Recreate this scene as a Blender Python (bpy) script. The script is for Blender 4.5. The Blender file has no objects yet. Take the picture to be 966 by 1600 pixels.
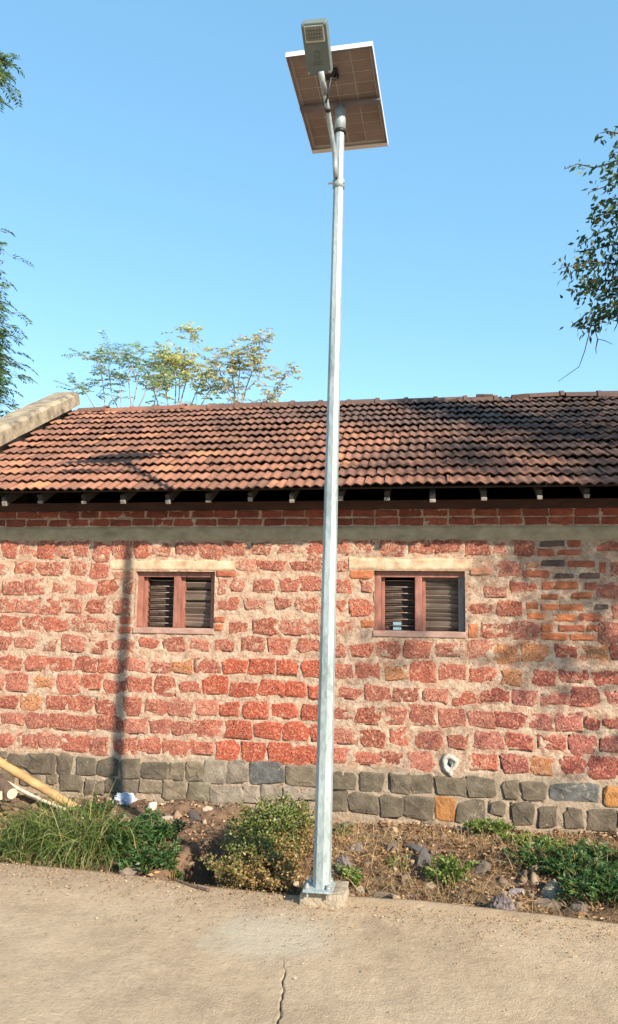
import bpy, math, random
import numpy as np
from mathutils import Vector, Matrix, Quaternion
random.seed(7); rng = np.random.default_rng(11)
SC = bpy.context.scene; COL = SC.collection
R = math.radians

# ------------------------------------------------------------------ camera
H = 1.8; F = 1200.0
CP, CY, CR = R(6.562), R(9.338), R(0.699)
cf = np.array([-math.sin(CY)*math.cos(CP), math.cos(CY)*math.cos(CP), math.sin(CP)])
r0 = np.array([math.cos(CY), math.sin(CY), 0.0]); u0 = np.cross(r0, cf)
cr = r0*math.cos(CR) + u0*math.sin(CR); cu = -r0*math.sin(CR) + u0*math.cos(CR)
CAMP = np.array([0.0, 0.0, H])
cam = bpy.data.cameras.new('camera'); camo = bpy.data.objects.new('camera', cam); COL.objects.link(camo)
cam.sensor_fit = 'VERTICAL'; cam.sensor_height = 32.0; cam.lens = F/1600*32.0; cam.clip_end = 3000; cam.clip_start = 0.05
camo.matrix_world = Matrix(((cr[0], cu[0], -cf[0], 0), (cr[1], cu[1], -cf[1], 0), (cr[2], cu[2], -cf[2], H), (0, 0, 0, 1)))
SC.camera = camo

# ------------------------------------------------------------------ sky, sun, exposure
SUN_AZ = R(45.5); SUN_EL = R(28.0)            # azimuth off the wall's normal, towards the right
S = Vector((math.sin(SUN_AZ)*math.cos(SUN_EL), -math.cos(SUN_AZ)*math.cos(SUN_EL), math.sin(SUN_EL)))
W = bpy.data.worlds.new('World'); SC.world = W; W.use_nodes = True
nt = W.node_tree; bg = nt.nodes['Background']
sky = nt.nodes.new('ShaderNodeTexSky'); sky.sky_type = 'NISHITA'; sky.sun_disc = False
sky.sun_elevation = SUN_EL; sky.sun_rotation = math.atan2(S.x, S.y)
sky.air_density = 1.0; sky.dust_density = 0.0; sky.ozone_density = 1.3
hs = nt.nodes.new('ShaderNodeHueSaturation'); hs.inputs['Saturation'].default_value = 1.12; hs.inputs['Value'].default_value = 1.12
nt.links.new(sky.outputs[0], hs.inputs['Color']); 
mxs = nt.nodes.new('ShaderNodeMix'); mxs.data_type = 'RGBA'; mxs.inputs[0].default_value = 0.5     # thin even haze over the clear sky
mxs.inputs[7].default_value = (0.853, 2.05, 2.84, 1); nt.links.new(hs.outputs[0], mxs.inputs[6]); nt.links.new(mxs.outputs[2], bg.inputs[0]); bg.inputs[1].default_value = 0.15
sl = bpy.data.lights.new('sun', 'SUN'); sl.energy = 4.7; sl.angle = R(0.8); sl.color = (1.0, 0.895, 0.74)
so = bpy.data.objects.new('sun', sl); COL.objects.link(so); so.location = (6, -6, 12)
so.rotation_euler = (-S).to_track_quat('-Z', 'Y').to_euler()
SC.view_settings.view_transform = 'Standard'; SC.view_settings.look = 'None'
SC.view_settings.exposure = 1.08; SC.view_settings.gamma = 1.0; SC.view_settings.use_curve_mapping = False

# ------------------------------------------------------------------ helpers
def ray(px, py): return cf*F + cr*(px-483.0) - cu*(py-800.0)
def at_y(px, py, Y): d = ray(px, py); return CAMP + d*(Y/d[1])
def at_z(px, py, Z=0.0): d = ray(px, py); return CAMP + d*((Z-H)/d[2])
def pxsize(p): return float((np.array(p)-CAMP) @ cf)/F          # metres per photograph pixel at p

WLOC = {}
def attach(o, parent, loc):
    WLOC[o] = Vector(loc)
    o.location = loc
    if parent is not None:
        o.parent = parent; o.matrix_parent_inverse = Matrix.Translation(-WLOC[parent])
def tag(o, label=None, cat=None, group=None, kind=None):
    if label: o['label'] = label
    if cat: o['category'] = cat
    if group: o['group'] = group
    if kind: o['kind'] = kind
    return o
def empty(name, loc):
    o = bpy.data.objects.new(name, None); COL.objects.link(o); o.empty_display_size = 0.1
    attach(o, None, Vector(loc)); return o
def mesh_from(name, V, Fc, mat, smooth=False):
    me = bpy.data.meshes.new(name)
    V = np.asarray(V, dtype=np.float32)
    if isinstance(Fc, np.ndarray):
        n, k = Fc.shape
        me.vertices.add(len(V)); me.vertices.foreach_set('co', V.ravel())
        me.loops.add(n*k); me.loops.foreach_set('vertex_index', Fc.astype(np.int32).ravel())
        me.polygons.add(n); me.polygons.foreach_set('loop_start', np.arange(0, n*k, k, dtype=np.int32))
        me.update(calc_edges=True); me.validate()
    else:
        me.from_pydata([tuple(map(float, v)) for v in V], [], [tuple(int(i) for i in f) for f in Fc]); me.update()
    if mat: me.materials.append(mat)
    if smooth: me.polygons.foreach_set('use_smooth', np.ones(len(me.polygons), dtype=bool))
    return me
def mk(name, V, Fc, mat, parent=None, origin=None, smooth=False):
    V = np.asarray(V, dtype=np.float64)
    if origin is None:
        lo, hi = V.min(0), V.max(0); origin = np.array([(lo[0]+hi[0])/2, (lo[1]+hi[1])/2, lo[2]])
    o = bpy.data.objects.new(name, mesh_from(name, V-np.asarray(origin), Fc, mat, smooth))
    COL.objects.link(o); attach(o, parent, Vector(origin)); return o
class MB:
    def __init__(s): s.v = []; s.f = []
    def add(s, V, Fc):
        n = len(s.v); s.v += [tuple(map(float, v)) for v in V]; s.f += [tuple(i+n for i in f) for f in Fc]; return s
    def box(s, lo, hi, M=None, ch=0.0):
        x0, y0, z0 = lo; x1, y1, z1 = hi
        V = [(x0,y0,z0),(x1,y0,z0),(x1,y1,z0),(x0,y1,z0),(x0,y0,z1),(x1,y0,z1),(x1,y1,z1),(x0,y1,z1)]
        if M is not None: V = [M @ Vector(v) for v in V]
        return s.add(V, [(3,2,1,0),(4,5,6,7),(0,1,5,4),(1,2,6,5),(2,3,7,6),(3,0,4,7)])
    def tube(s, pts, rad, n=8, cap=True, phase=0.0):
        pts = [Vector(p) for p in pts]; rings = []
        t0 = (pts[1]-pts[0]).normalized(); a = t0.orthogonal().normalized()
        if abs(t0.z) > .9: a = (Vector((1,0,0)) - t0*t0.x).normalized()
        b0 = len(s.v)
        for i, p in enumerate(pts):
            t = (pts[min(i+1, len(pts)-1)]-pts[max(i-1, 0)]).normalized()
            a = (a - t*a.dot(t)).normalized(); b = t.cross(a)
            r = rad[i] if hasattr(rad, '__len__') else rad
            for k in range(n):
                th = 2*math.pi*k/n + phase
                s.v.append(tuple(p + a*(r*math.cos(th)) + b*(r*math.sin(th))))
        for i in range(len(pts)-1):
            for k in range(n):
                s.f.append((b0+i*n+k, b0+i*n+(k+1) % n, b0+(i+1)*n+(k+1) % n, b0+(i+1)*n+k))
        if cap:
            s.f.append(tuple(b0+k for k in reversed(range(n)))); s.f.append(tuple(b0+(len(pts)-1)*n+k for k in range(n)))
        return s
    def build(s, name, mat, parent=None, smooth=False, origin=None):
        return mk(name, s.v, s.f, mat, parent, origin, smooth)
def bevel(o, w=0.004, seg=2):
    m = o.modifiers.new('bevel', 'BEVEL'); m.width = w; m.segments = seg; m.limit_method = 'ANGLE'; return o

def _hash(ix, iy, seed):
    n = (ix*374761393 + iy*668265263 + seed*1442695041) & 0xffffffff
    n = ((n ^ (n >> 13))*1274126177) & 0xffffffff
    return ((n ^ (n >> 16)) & 0xffff)/65535.0
def vnoise(x, y, seed=0):
    x = np.asarray(x, float); y = np.asarray(y, float)
    ix = np.floor(x).astype(np.int64); iy = np.floor(y).astype(np.int64); fx = x-ix; fy = y-iy
    fx = fx*fx*(3-2*fx); fy = fy*fy*(3-2*fy)
    a = _hash(ix, iy, seed); b = _hash(ix+1, iy, seed); c = _hash(ix, iy+1, seed); d = _hash(ix+1, iy+1, seed)
    return (a*(1-fx)+b*fx)*(1-fy) + (c*(1-fx)+d*fx)*fy
def fbm(x, y, seed=0, oct=4, g=0.5):
    s = 0; a = 1; t = 0
    for i in range(oct):
        s = s + a*vnoise(x*2**i, y*2**i, seed+i*17); t += a; a *= g
    return s/t                                                  # 0..1

# ------------------------------------------------------------------ materials
def new_mat(name):
    m = bpy.data.materials.new(name); m.use_nodes = True
    t = m.node_tree; return m, t, t.nodes['Principled BSDF']
def nd(t, typ, **kw):
    n = t.nodes.new(typ)
    for k, v in kw.items():
        if hasattr(n, k): setattr(n, k, v)
        else: n.inputs[k].default_value = v
    return n
def ramp(t, fac, stops):
    r = t.nodes.new('ShaderNodeValToRGB'); e = r.color_ramp.elements
    e[0].position, e[0].color = stops[0][0], (*stops[0][1], 1); e[1].position, e[1].color = stops[-1][0], (*stops[-1][1], 1)
    for p, c in stops[1:-1]:
        q = e.new(p); q.color = (*c, 1)
    t.links.new(fac, r.inputs[0]); return r.outputs[0]
def mix(t, fac, a, b, mode='MIX'):
    n = t.nodes.new('ShaderNodeMix'); n.data_type = 'RGBA'; n.blend_type = mode
    for sock, v in ((n.inputs[0], fac), (n.inputs[6], a), (n.inputs[7], b)):
        if isinstance(v, bpy.types.NodeSocket): t.links.new(v, sock)
        else: sock.default_value = v if not isinstance(v, tuple) or len(v) == 4 else (*v, 1)
    return n.outputs[2]
def mth(t, op, a, b=None, clamp=False):
    n = t.nodes.new('ShaderNodeMath'); n.operation = op; n.use_clamp = clamp
    for i, v in enumerate((a, b)):
        if v is None: continue
        if isinstance(v, bpy.types.NodeSocket): t.links.new(v, n.inputs[i])
        else: n.inputs[i].default_value = v
    return n.outputs[0]
def noise(t, scale, detail=4, rough=0.6, vec=None, w=None):
    n = nd(t, 'ShaderNodeTexNoise'); n.inputs['Scale'].default_value = scale
    n.inputs['Detail'].default_value = detail; n.inputs['Roughness'].default_value = rough
    if vec is not None: t.links.new(vec, n.inputs['Vector'])
    return n.outputs['Fac']
def pos(t, sc=(1, 1, 1)):
    g = t.nodes.new('ShaderNodeNewGeometry')
    if sc == (1, 1, 1): return g.outputs['Position']
    m = t.nodes.new('ShaderNodeMapping'); m.inputs['Scale'].default_value = sc
    t.links.new(g.outputs['Position'], m.inputs['Vector']); return m.outputs[0]
def bump(t, p, h, strength=0.5, dist=0.01):
    b = nd(t, 'ShaderNodeBump'); b.inputs['Strength'].default_value = strength; b.inputs['Distance'].default_value = dist
    t.links.new(h, b.inputs['Height']); t.links.new(b.outputs[0], p.inputs['Normal'])
def simple(name, stops, scale=8, rough=0.85, bs=60, bstr=0.4, bd=0.006, metal=0.0, sc=(1, 1, 1), rnd=0.0, detail=5):
    m, t, p = new_mat(name); v = pos(t, sc)
    c = ramp(t, noise(t, scale, detail, 0.65, v), stops)
    if rnd:
        oi = t.nodes.new('ShaderNodeObjectInfo')
        k = mth(t, 'ADD', mth(t, 'MULTIPLY', oi.outputs['Random'], 2*rnd), 1-rnd)
        c = mix(t, 1.0, c, (1, 1, 1), 'MULTIPLY') if False else c
        hv = t.nodes.new('ShaderNodeHueSaturation'); t.links.new(c, hv.inputs['Color']); t.links.new(k, hv.inputs['Value']); c = hv.outputs[0]
    t.links.new(c, p.inputs['Base Color']); p.inputs['Roughness'].default_value = rough; p.inputs['Metallic'].default_value = metal
    if bstr: bump(t, p, noise(t, bs, 4, 0.65, v), bstr, bd)
    return m

M = {}
MORTAR = [(0.30, (0.23, 0.135, 0.088)), (0.42, (0.44, 0.300, 0.208)), (0.54, (0.55, 0.405, 0.290)), (0.72, (0.66, 0.53, 0.40))]
def mat_mortar():
    m, t, p = new_mat('mortar'); v = pos(t)
    c = ramp(t, noise(t, 22, 7, 0.72, v), MORTAR)
    # stained with brick dust in patches, greyer in others
    c = mix(t, mth(t, 'MULTIPLY', ramp(t, noise(t, 10, 6, 0.72, v), [(0.46, (0, 0, 0)), (0.63, (1, 1, 1))]), 0.58), c, (0.44, 0.18, 0.10))
    c = mix(t, mth(t, 'MULTIPLY', ramp(t, noise(t, 2.1, 4, 0.6, pos(t, (1, 1, 1.7))), [(0.52, (0, 0, 0)), (0.7, (1, 1, 1))]), 0.5), c, (0.38, 0.32, 0.245))
    c = mix(t, mth(t, 'MULTIPLY', ramp(t, noise(t, 38, 4, 0.75, v), [(0.54, (0, 0, 0)), (0.66, (1, 1, 1))]), 0.8), c, (0.27, 0.115, 0.07))
    # greyer earth mortar in the stone plinth
    sep = t.nodes.new('ShaderNodeSeparateXYZ'); t.links.new(v, sep.inputs[0])
    lo = mth(t, 'MULTIPLY', mth(t, 'SUBTRACT', mth(t, 'ADD', 0.34, mth(t, 'MULTIPLY', noise(t, 5, 4, 0.6, v), 0.06)), sep.outputs['Z']), 14.0, True)
    c = mix(t, mth(t, 'MULTIPLY', lo, 0.72), c, mix(t, noise(t, 26, 5, 0.7, v), (0.20, 0.15, 0.10), (0.46, 0.37, 0.26)))
    t.links.new(c, p.inputs['Base Color']); p.inputs['Roughness'].default_value = 0.95
    h = mth(t, 'ADD', noise(t, 45, 6, 0.7, v), mth(t, 'MULTIPLY', noise(t, 160, 3, 0.7, v), 0.5))
    bump(t, p, h, 1.0, 0.020); return m
M['mortar'] = mat_mortar()
def mat_laterite():
    m, t, p = new_mat('laterite'); v = pos(t); oi = t.nodes.new('ShaderNodeObjectInfo')
    base = mix(t, noise(t, 9, 4, 0.6, v), oi.outputs['Color'], mix(t, 1.0, oi.outputs['Color'], (0.72, 0.62, 0.62), 'MULTIPLY'))
    vo = nd(t, 'ShaderNodeTexVoronoi'); vo.inputs['Scale'].default_value = 46; t.links.new(v, vo.inputs['Vector'])
    # pale grains and dark pores of the porous stone
    c = mix(t, ramp(t, noise(t, 42, 4, 0.75, v), [(0.50, (0, 0, 0)), (0.60, (0.9, 0.9, 0.9))]), base, mix(t, 0.72, base, (0.68, 0.35, 0.215)))
    pore = ramp(t, vo.outputs['Distance'], [(0.12, (1, 1, 1)), (0.34, (0, 0, 0))])
    pore = mth(t, 'MULTIPLY', pore, ramp(t, noise(t, 22, 3, 0.6, v), [(0.36, (0, 0, 0)), (0.6, (1, 1, 1))]))
    c = mix(t, mth(t, 'MULTIPLY', pore, 0.9), c, (0.085, 0.022, 0.014))
    # mortar smeared over the face, more on some blocks (alpha of the object colour)
    c = mix(t, mth(t, 'MULTIPLY', ramp(t, noise(t, 6, 4, 0.65, v), [(0.42, (0, 0, 0)), (0.62, (1, 1, 1))]), 0.45), c, mix(t, 1.0, c, (0.55, 0.45, 0.5), 'MULTIPLY'))
    th = mth(t, 'SUBTRACT', noise(t, 26, 6, 0.75, v), mth(t, 'SUBTRACT', 0.76, mth(t, 'MULTIPLY', oi.outputs['Alpha'], 0.22)))
    c = mix(t, mth(t, 'MULTIPLY', th, 9.0, True), c, (0.52, 0.36, 0.25))
    t.links.new(c, p.inputs['Base Color']); p.inputs['Roughness'].default_value = 0.92
    h = mth(t, 'SUBTRACT', mth(t, 'ADD', noise(t, 70, 5, 0.75, v), mth(t, 'MULTIPLY', th, 1.2, True)), mth(t, 'MULTIPLY', pore, 0.8))
    bump(t, p, h, 1.0, 0.022); return m
M['laterite'] = mat_laterite()
def mat_objcol(name, rough=0.9, scale=14, dark=(0.6, 0.55, 0.5), bs=50, bstr=0.6, bd=0.008, smear=None):
    m, t, p = new_mat(name); v = pos(t); oi = t.nodes.new('ShaderNodeObjectInfo')
    c = mix(t, ramp(t, noise(t, scale, 5, 0.7, v), [(0.35, (0, 0, 0)), (0.65, (1, 1, 1))]), oi.outputs['Color'], mix(t, 1.0, oi.outputs['Color'], dark, 'MULTIPLY'))
    if smear:
        th = mth(t, 'SUBTRACT', noise(t, 20, 6, 0.75, v), mth(t, 'SUBTRACT', 0.80, mth(t, 'MULTIPLY', oi.outputs['Alpha'], 0.28)))
        c = mix(t, mth(t, 'MULTIPLY', th, 8.0, True), c, smear)
    t.links.new(c, p.inputs['Base Color']); p.inputs['Roughness'].default_value = rough
    bump(t, p, noise(t, bs, 5, 0.7, v), bstr, bd); return m
M['brick'] = mat_objcol('brick', smear=(0.52, 0.36, 0.24))
M['basalt'] = mat_objcol('basalt', scale=9, dark=(0.50, 0.48, 0.45), bs=35, bstr=0.9, bd=0.014, smear=(0.46, 0.35, 0.24))
M['cement'] = simple('cement', [(0.3, (0.22, 0.17, 0.105)), (0.5, (0.34, 0.265, 0.165)), (0.72, (0.44, 0.35, 0.225))], 6, 0.93, 70, 0.7, 0.008, sc=(1, 1, 1.6))
M['plaster'] = simple('plaster', [(0.32, (0.36, 0.20, 0.12)), (0.48, (0.48, 0.33, 0.21)), (0.68, (0.58, 0.44, 0.31))], 11, 0.93, 60, 0.7, 0.010)
M['coping'] = simple('coping', [(0.32, (0.085, 0.068, 0.048)), (0.46, (0.215, 0.17, 0.115)), (0.56, (0.30, 0.235, 0.155)), (0.72, (0.38, 0.30, 0.20))], 6.5, 0.95, 50, 0.6, 0.012)
def mat_tile():
    m, t, p = new_mat('clay_tile'); v = pos(t); oi = t.nodes.new('ShaderNodeObjectInfo'); g = t.nodes.new('ShaderNodeNewGeometry')
    rnd = mth(t, 'FRACT', mth(t, 'ADD', oi.outputs['Random'], mth(t, 'MULTIPLY', g.outputs['Random Per Island'], 7.3)))
    c = ramp(t, rnd, [(0.0, (0.13, 0.062, 0.042)), (0.3, (0.20, 0.086, 0.052)), (0.6, (0.265, 0.110, 0.065)), (0.85, (0.33, 0.142, 0.084)), (1.0, (0.45, 0.19, 0.085))])
    c = mix(t, mth(t, 'MULTIPLY', ramp(t, noise(t, 24, 6, 0.75, v), [(0.40, (0, 0, 0)), (0.60, (1, 1, 1))]), 0.5), c, (0.13, 0.065, 0.045))
    c = mix(t, mth(t, 'MULTIPLY', ramp(t, noise(t, 34, 5, 0.75, pos(t, (1, 1.1, .9))), [(0.56, (0, 0, 0)), (0.68, (1, 1, 1))]), 0.45), c, (0.50, 0.27, 0.165))
    # soot and old moss: broad patches, heavier on the upper right half of the slope
    sep = t.nodes.new('ShaderNodeSeparateXYZ'); t.links.new(v, sep.inputs[0])
    gx = mth(t, 'MULTIPLY', mth(t, 'ADD', sep.outputs['X'], 2.2), 0.045); gz = mth(t, 'MULTIPLY', mth(t, 'SUBTRACT', sep.outputs['Z'], 3.25), 0.15)
    st = mth(t, 'ADD', noise(t, 1.15, 5, 0.62, pos(t, (0.8, 1.0, 1.9))), mth(t, 'ADD', gx, gz))
    st = mth(t, 'ADD', st, mth(t, 'MULTIPLY', mth(t, 'SUBTRACT', rnd, 0.5), 0.10))
    k = ramp(t, st, [(0.47, (0, 0, 0)), (0.74, (1, 1, 1))])
    c = mix(t, mth(t, 'MULTIPLY', k, 0.80), c, mix(t, noise(t, 40, 3, 0.6, v), (0.030, 0.022, 0.020), (0.105, 0.068, 0.056)))
    t.links.new(c, p.inputs['Base Color']); p.inputs['Roughness'].default_value = 0.88
    bump(t, p, noise(t, 110, 4, 0.7, v), 0.45, 0.004); return m
M['tile'] = mat_tile()
M['tile_lip'] = simple('dark_tile_edge', [(0.35, (0.030, 0.018, 0.014)), (0.6, (0.085, 0.042, 0.028)), (0.8, (0.17, 0.075, 0.045))], 9, 0.9, 60, 0.3, 0.004)  # darker brown for the tiles' front lips and the loose ridge bricks
M['wood_dark'] = simple('old_timber', [(0.3, (0.030, 0.018, 0.012)), (0.7, (0.085, 0.050, 0.035))], 12, 0.85, 40, 0.5, 0.006, sc=(1, 1, 1))
M['plate'] = simple('brown_eave_shade', [(0.3, (0.030, 0.014, 0.010)), (0.7, (0.085, 0.036, 0.024))], 7, 0.9, 40, 0.5, 0.008, sc=(.5, 1, 1))  # brown shade of the eave gap as a strip's colour
M['rafter'] = simple('lit_rafter_end', [(0.3, (0.12, 0.10, 0.08)), (0.7, (0.34, 0.30, 0.26))], 16, 0.85, 60, 0.4, 0.004, rnd=0.3)  # paler than the rafters: light on their ends painted in
M['frame'] = simple('painted_wood', [(0.3, (0.15, 0.055, 0.038)), (0.5, (0.25, 0.095, 0.065)), (0.75, (0.33, 0.15, 0.11))], 18, 0.62, 45, 0.4, 0.004, sc=(1, 1, 0.3))
M['sill'] = simple('weathered_sill', [(0.3, (0.22, 0.12, 0.09)), (0.6, (0.36, 0.22, 0.17)), (0.8, (0.46, 0.33, 0.27))], 14, 0.7, 45, 0.4, 0.004, sc=(0.4, 1, 1))
M['jamb'] = simple('grey_wood', [(0.3, (0.10, 0.085, 0.08)), (0.7, (0.25, 0.21, 0.20))], 18, 0.75, 45, 0.4, 0.004, sc=(1, 1, 0.3))
M['slat'] = simple('louvre_slat', [(0.3, (0.11, 0.075, 0.055)), (0.7, (0.25, 0.185, 0.145))], 10, 0.75, 45, 0.3, 0.003, sc=(0.3, 1, 1), rnd=0.35)
M['rod'] = simple('iron_rod', [(0.3, (0.16, 0.11, 0.08)), (0.7, (0.30, 0.23, 0.18))], 30, 0.6, 60, 0.3, 0.002, metal=0.3)
M['dark'] = simple('painted_shade', [(0.3, (0.020, 0.016, 0.013)), (0.7, (0.055, 0.045, 0.038))], 5, 0.95, 40, 0.3, 0.004)  # near black: shade painted into rooms, roof boarding and rafter sides
def mat_galv():
    m, t, p = new_mat('galvanised_steel'); v = pos(t)
    vo = nd(t, 'ShaderNodeTexVoronoi'); vo.inputs['Scale'].default_value = 70; t.links.new(pos(t, (1, 1, 0.35)), vo.inputs['Vector'])
    f = mth(t, 'ADD', mth(t, 'MULTIPLY', vo.outputs['Color'], 0.18), mth(t, 'MULTIPLY', noise(t, 9, 6, 0.7, pos(t, (1, 1, 0.22))), 0.82))
    c = ramp(t, f, [(0.30, (0.17, 0.205, 0.20)), (0.5, (0.31, 0.355, 0.35)), (0.70, (0.44, 0.48, 0.47))])
    t.links.new(c, p.inputs['Base Color']); p.inputs['Metallic'].default_value = 0.22
    t.links.new(mth(t, 'ADD', mth(t, 'MULTIPLY', f, 0.25), 0.36), p.inputs['Roughness'])
    bump(t, p, noise(t, 35, 3, 0.6, v), 0.12, 0.003); return m
M['galv'] = mat_galv()
M['bolt'] = simple('zinc_bolt', [(0.3, (0.35, 0.36, 0.36)), (0.7, (0.6, 0.6, 0.58))], 30, 0.4, 40, 0.1, 0.002, metal=0.7)
M['alu'] = simple('aluminium', [(0.3, (0.60, 0.61, 0.62)), (0.7, (0.74, 0.75, 0.76))], 6, 0.42, 60, 0.08, 0.002, metal=0.25)
M['alu_dark'] = simple('dark_rail_shaded_flange', [(0.3, (0.12, 0.12, 0.13)), (0.7, (0.22, 0.22, 0.23))], 8, 0.5, 40, 0.1, 0.002, metal=0.4)  # rails and bracket; also shade painted on the panel's side and near flanges
M['backsheet'] = simple('backsheet', [(0.3, (0.46, 0.40, 0.36)), (0.7, (0.56, 0.49, 0.45))], 5, 0.5, 40, 0.0)
M['cell'] = simple('solar_cell_back', [(0.3, (0.185, 0.15, 0.135)), (0.7, (0.25, 0.205, 0.185))], 6, 0.45, 40, 0.0, rnd=0.12)
M['glass'] = simple('solar_glass', [(0.3, (0.010, 0.014, 0.035)), (0.7, (0.016, 0.022, 0.05))], 5, 0.08, 40, 0.0)
M['lamp_body'] = simple('lamp_housing', [(0.3, (0.10, 0.125, 0.118)), (0.7, (0.14, 0.168, 0.158))], 6, 0.5, 60, 0.08, 0.002)
M['lens'] = simple('led_lens', [(0.3, (0.09, 0.10, 0.09)), (0.7, (0.14, 0.15, 0.14))], 60, 0.3, 60, 0.2, 0.002)
M['lens_trim'] = simple('led_trim', [(0.3, (0.42, 0.44, 0.40)), (0.7, (0.55, 0.57, 0.52))], 20, 0.5, 60, 0.1, 0.002)
M['led'] = simple('led_dome', [(0.3, (0.16, 0.17, 0.14)), (0.7, (0.22, 0.23, 0.19))], 20, 0.35, 60, 0.0)
M['print'] = simple('printed_mark', [(0.3, (0.075, 0.09, 0.085)), (0.7, (0.10, 0.115, 0.11))], 20, 0.6, 60, 0.0)
M['rubber'] = simple('black_plastic', [(0.3, (0.008, 0.008, 0.009)), (0.7, (0.022, 0.022, 0.024))], 10, 0.5, 40, 0.05, 0.002)
def mat_road():
    m, t, p = new_mat('worn_concrete'); v = pos(t)
    c = ramp(t, noise(t, 1.3, 7, 0.68, v), [(0.28, (0.29, 0.198, 0.118)), (0.46, (0.42, 0.300, 0.186)), (0.60, (0.475, 0.348, 0.222)), (0.76, (0.55, 0.415, 0.28))])
    c = mix(t, mth(t, 'MULTIPLY', ramp(t, noise(t, 2.6, 5, 0.7, pos(t, (1.5, 0.7, 1))), [(0.48, (0, 0, 0)), (0.66, (1, 1, 1))]), 0.35), c, (0.28, 0.205, 0.135))
    c = mix(t, mth(t, 'MULTIPLY', ramp(t, noise(t, 60, 4, 0.75, v), [(0.50, (0, 0, 0)), (0.72, (1, 1, 1))]), 0.55), c, (0.53, 0.41, 0.265))
    c = mix(t, mth(t, 'MULTIPLY', ramp(t, noise(t, 38, 4, 0.75, v), [(0.30, (1, 1, 1)), (0.44, (0, 0, 0))]), 0.7), c, (0.20, 0.13, 0.08))
    c = mix(t, mth(t, 'MULTIPLY', ramp(t, noise(t, 7, 7, 0.75, v), [(0.36, (1, 1, 1)), (0.50, (0, 0, 0))]), 0.33), c, (0.24, 0.165, 0.10))
    c = mix(t, mth(t, 'MULTIPLY', ramp(t, noise(t, 11, 6, 0.75, pos(t, (1, 0.8, 1))), [(0.54, (0, 0, 0)), (0.68, (1, 1, 1))]), 0.5), c, (0.56, 0.43, 0.28))
    # soil drifted in over the edge of the slab
    sp_ = t.nodes.new('ShaderNodeSeparateXYZ'); t.links.new(v, sp_.inputs[0])
    dr = mth(t, 'ADD', mth(t, 'MULTIPLY', mth(t, 'SUBTRACT', sp_.outputs['Y'], 4.62), 1.3), mth(t, 'SUBTRACT', noise(t, 3.2, 6, 0.7, pos(t, (0.7, 1.4, 1))), 0.42))
    c = mix(t, mth(t, 'MULTIPLY', ramp(t, dr, [(0.05, (0, 0, 0)), (0.42, (1, 1, 1))]), 0.65), c, mix(t, noise(t, 50, 5, 0.75, v), (0.20, 0.125, 0.068), (0.44, 0.31, 0.185)))
    # spilt cement from setting the post: a pale grey patch with a ragged edge
    c0 = at_z(418, 1462)
    sub = t.nodes.new('ShaderNodeVectorMath'); sub.operation = 'SUBTRACT'; t.links.new(v, sub.inputs[0]); sub.inputs[1].default_value = tuple(c0)
    mp = t.nodes.new('ShaderNodeMapping'); mp.inputs['Scale'].default_value = (1/0.42, 1/0.33, 0); t.links.new(sub.outputs[0], mp.inputs['Vector'])
    ln = t.nodes.new('ShaderNodeVectorMath'); ln.operation = 'LENGTH'; t.links.new(mp.outputs[0], ln.inputs[0])
    e = mth(t, 'ADD', ln.outputs['Value'], mth(t, 'MULTIPLY', mth(t, 'SUBTRACT', noise(t, 6, 5, 0.7, v), 0.5), 1.1))
    c = mix(t, mth(t, 'MULTIPLY', ramp(t, e, [(0.55, (1, 1, 1)), (1.0, (0, 0, 0))]), 0.6), c, (0.45, 0.39, 0.29))
    t.links.new(c, p.inputs['Base Color']); p.inputs['Roughness'].default_value = 0.93
    h = mth(t, 'ADD', noise(t, 14, 6, 0.72, v), mth(t, 'MULTIPLY', noise(t, 90, 4, 0.75, v), 0.6))
    bump(t, p, h, 0.75, 0.020); return m
M['road'] = mat_road()
def mat_soil():
    m, t, p = new_mat('dry_soil'); v = pos(t)
    c = ramp(t, noise(t, 7, 7, 0.7, v), [(0.28, (0.070, 0.040, 0.024)), (0.48, (0.150, 0.088, 0.050)), (0.62, (0.215, 0.132, 0.076)), (0.8, (0.30, 0.20, 0.12))])
    t.links.new(c, p.inputs['Base Color']); p.inputs['Roughness'].default_value = 0.97
    h = mth(t, 'ADD', noise(t, 25, 6, 0.72, v), mth(t, 'MULTIPLY', noise(t, 110, 4, 0.75, v), 0.5)); bump(t, p, h, 0.8, 0.02); return m
M['soil'] = mat_soil()
M['footing'] = simple('footing_concrete', [(0.3, (0.24, 0.18, 0.12)), (0.6, (0.36, 0.29, 0.21)), (0.8, (0.48, 0.41, 0.32))], 14, 0.95, 60, 0.8, 0.015)
M['bamboo'] = simple('dry_bamboo', [(0.3, (0.26, 0.14, 0.055)), (0.5, (0.42, 0.25, 0.10)), (0.75, (0.54, 0.36, 0.17))], 9, 0.6, 60, 0.3, 0.004, sc=(0.6, 1, 1))
M['stick'] = simple('bleached_wood', [(0.3, (0.26, 0.20, 0.14)), (0.7, (0.56, 0.46, 0.34))], 12, 0.85, 50, 0.5, 0.005, rnd=0.2)
M['bark_dark'] = simple('dark_bark', [(0.3, (0.055, 0.035, 0.022)), (0.7, (0.15, 0.095, 0.06))], 14, 0.9, 40, 0.7, 0.01)
M['log_end'] = simple('cut_wood', [(0.3, (0.45, 0.33, 0.2)), (0.7, (0.66, 0.53, 0.36))], 14, 0.85, 50, 0.3, 0.004)
M['bark'] = simple('tree_bark', [(0.3, (0.07, 0.05, 0.038)), (0.7, (0.19, 0.145, 0.11))], 12, 0.9, 35, 0.8, 0.012)
M['pale_bark'] = simple('pale_bark', [(0.3, (0.17, 0.15, 0.12)), (0.7, (0.34, 0.30, 0.24))], 12, 0.9, 35, 0.5, 0.008)
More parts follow.
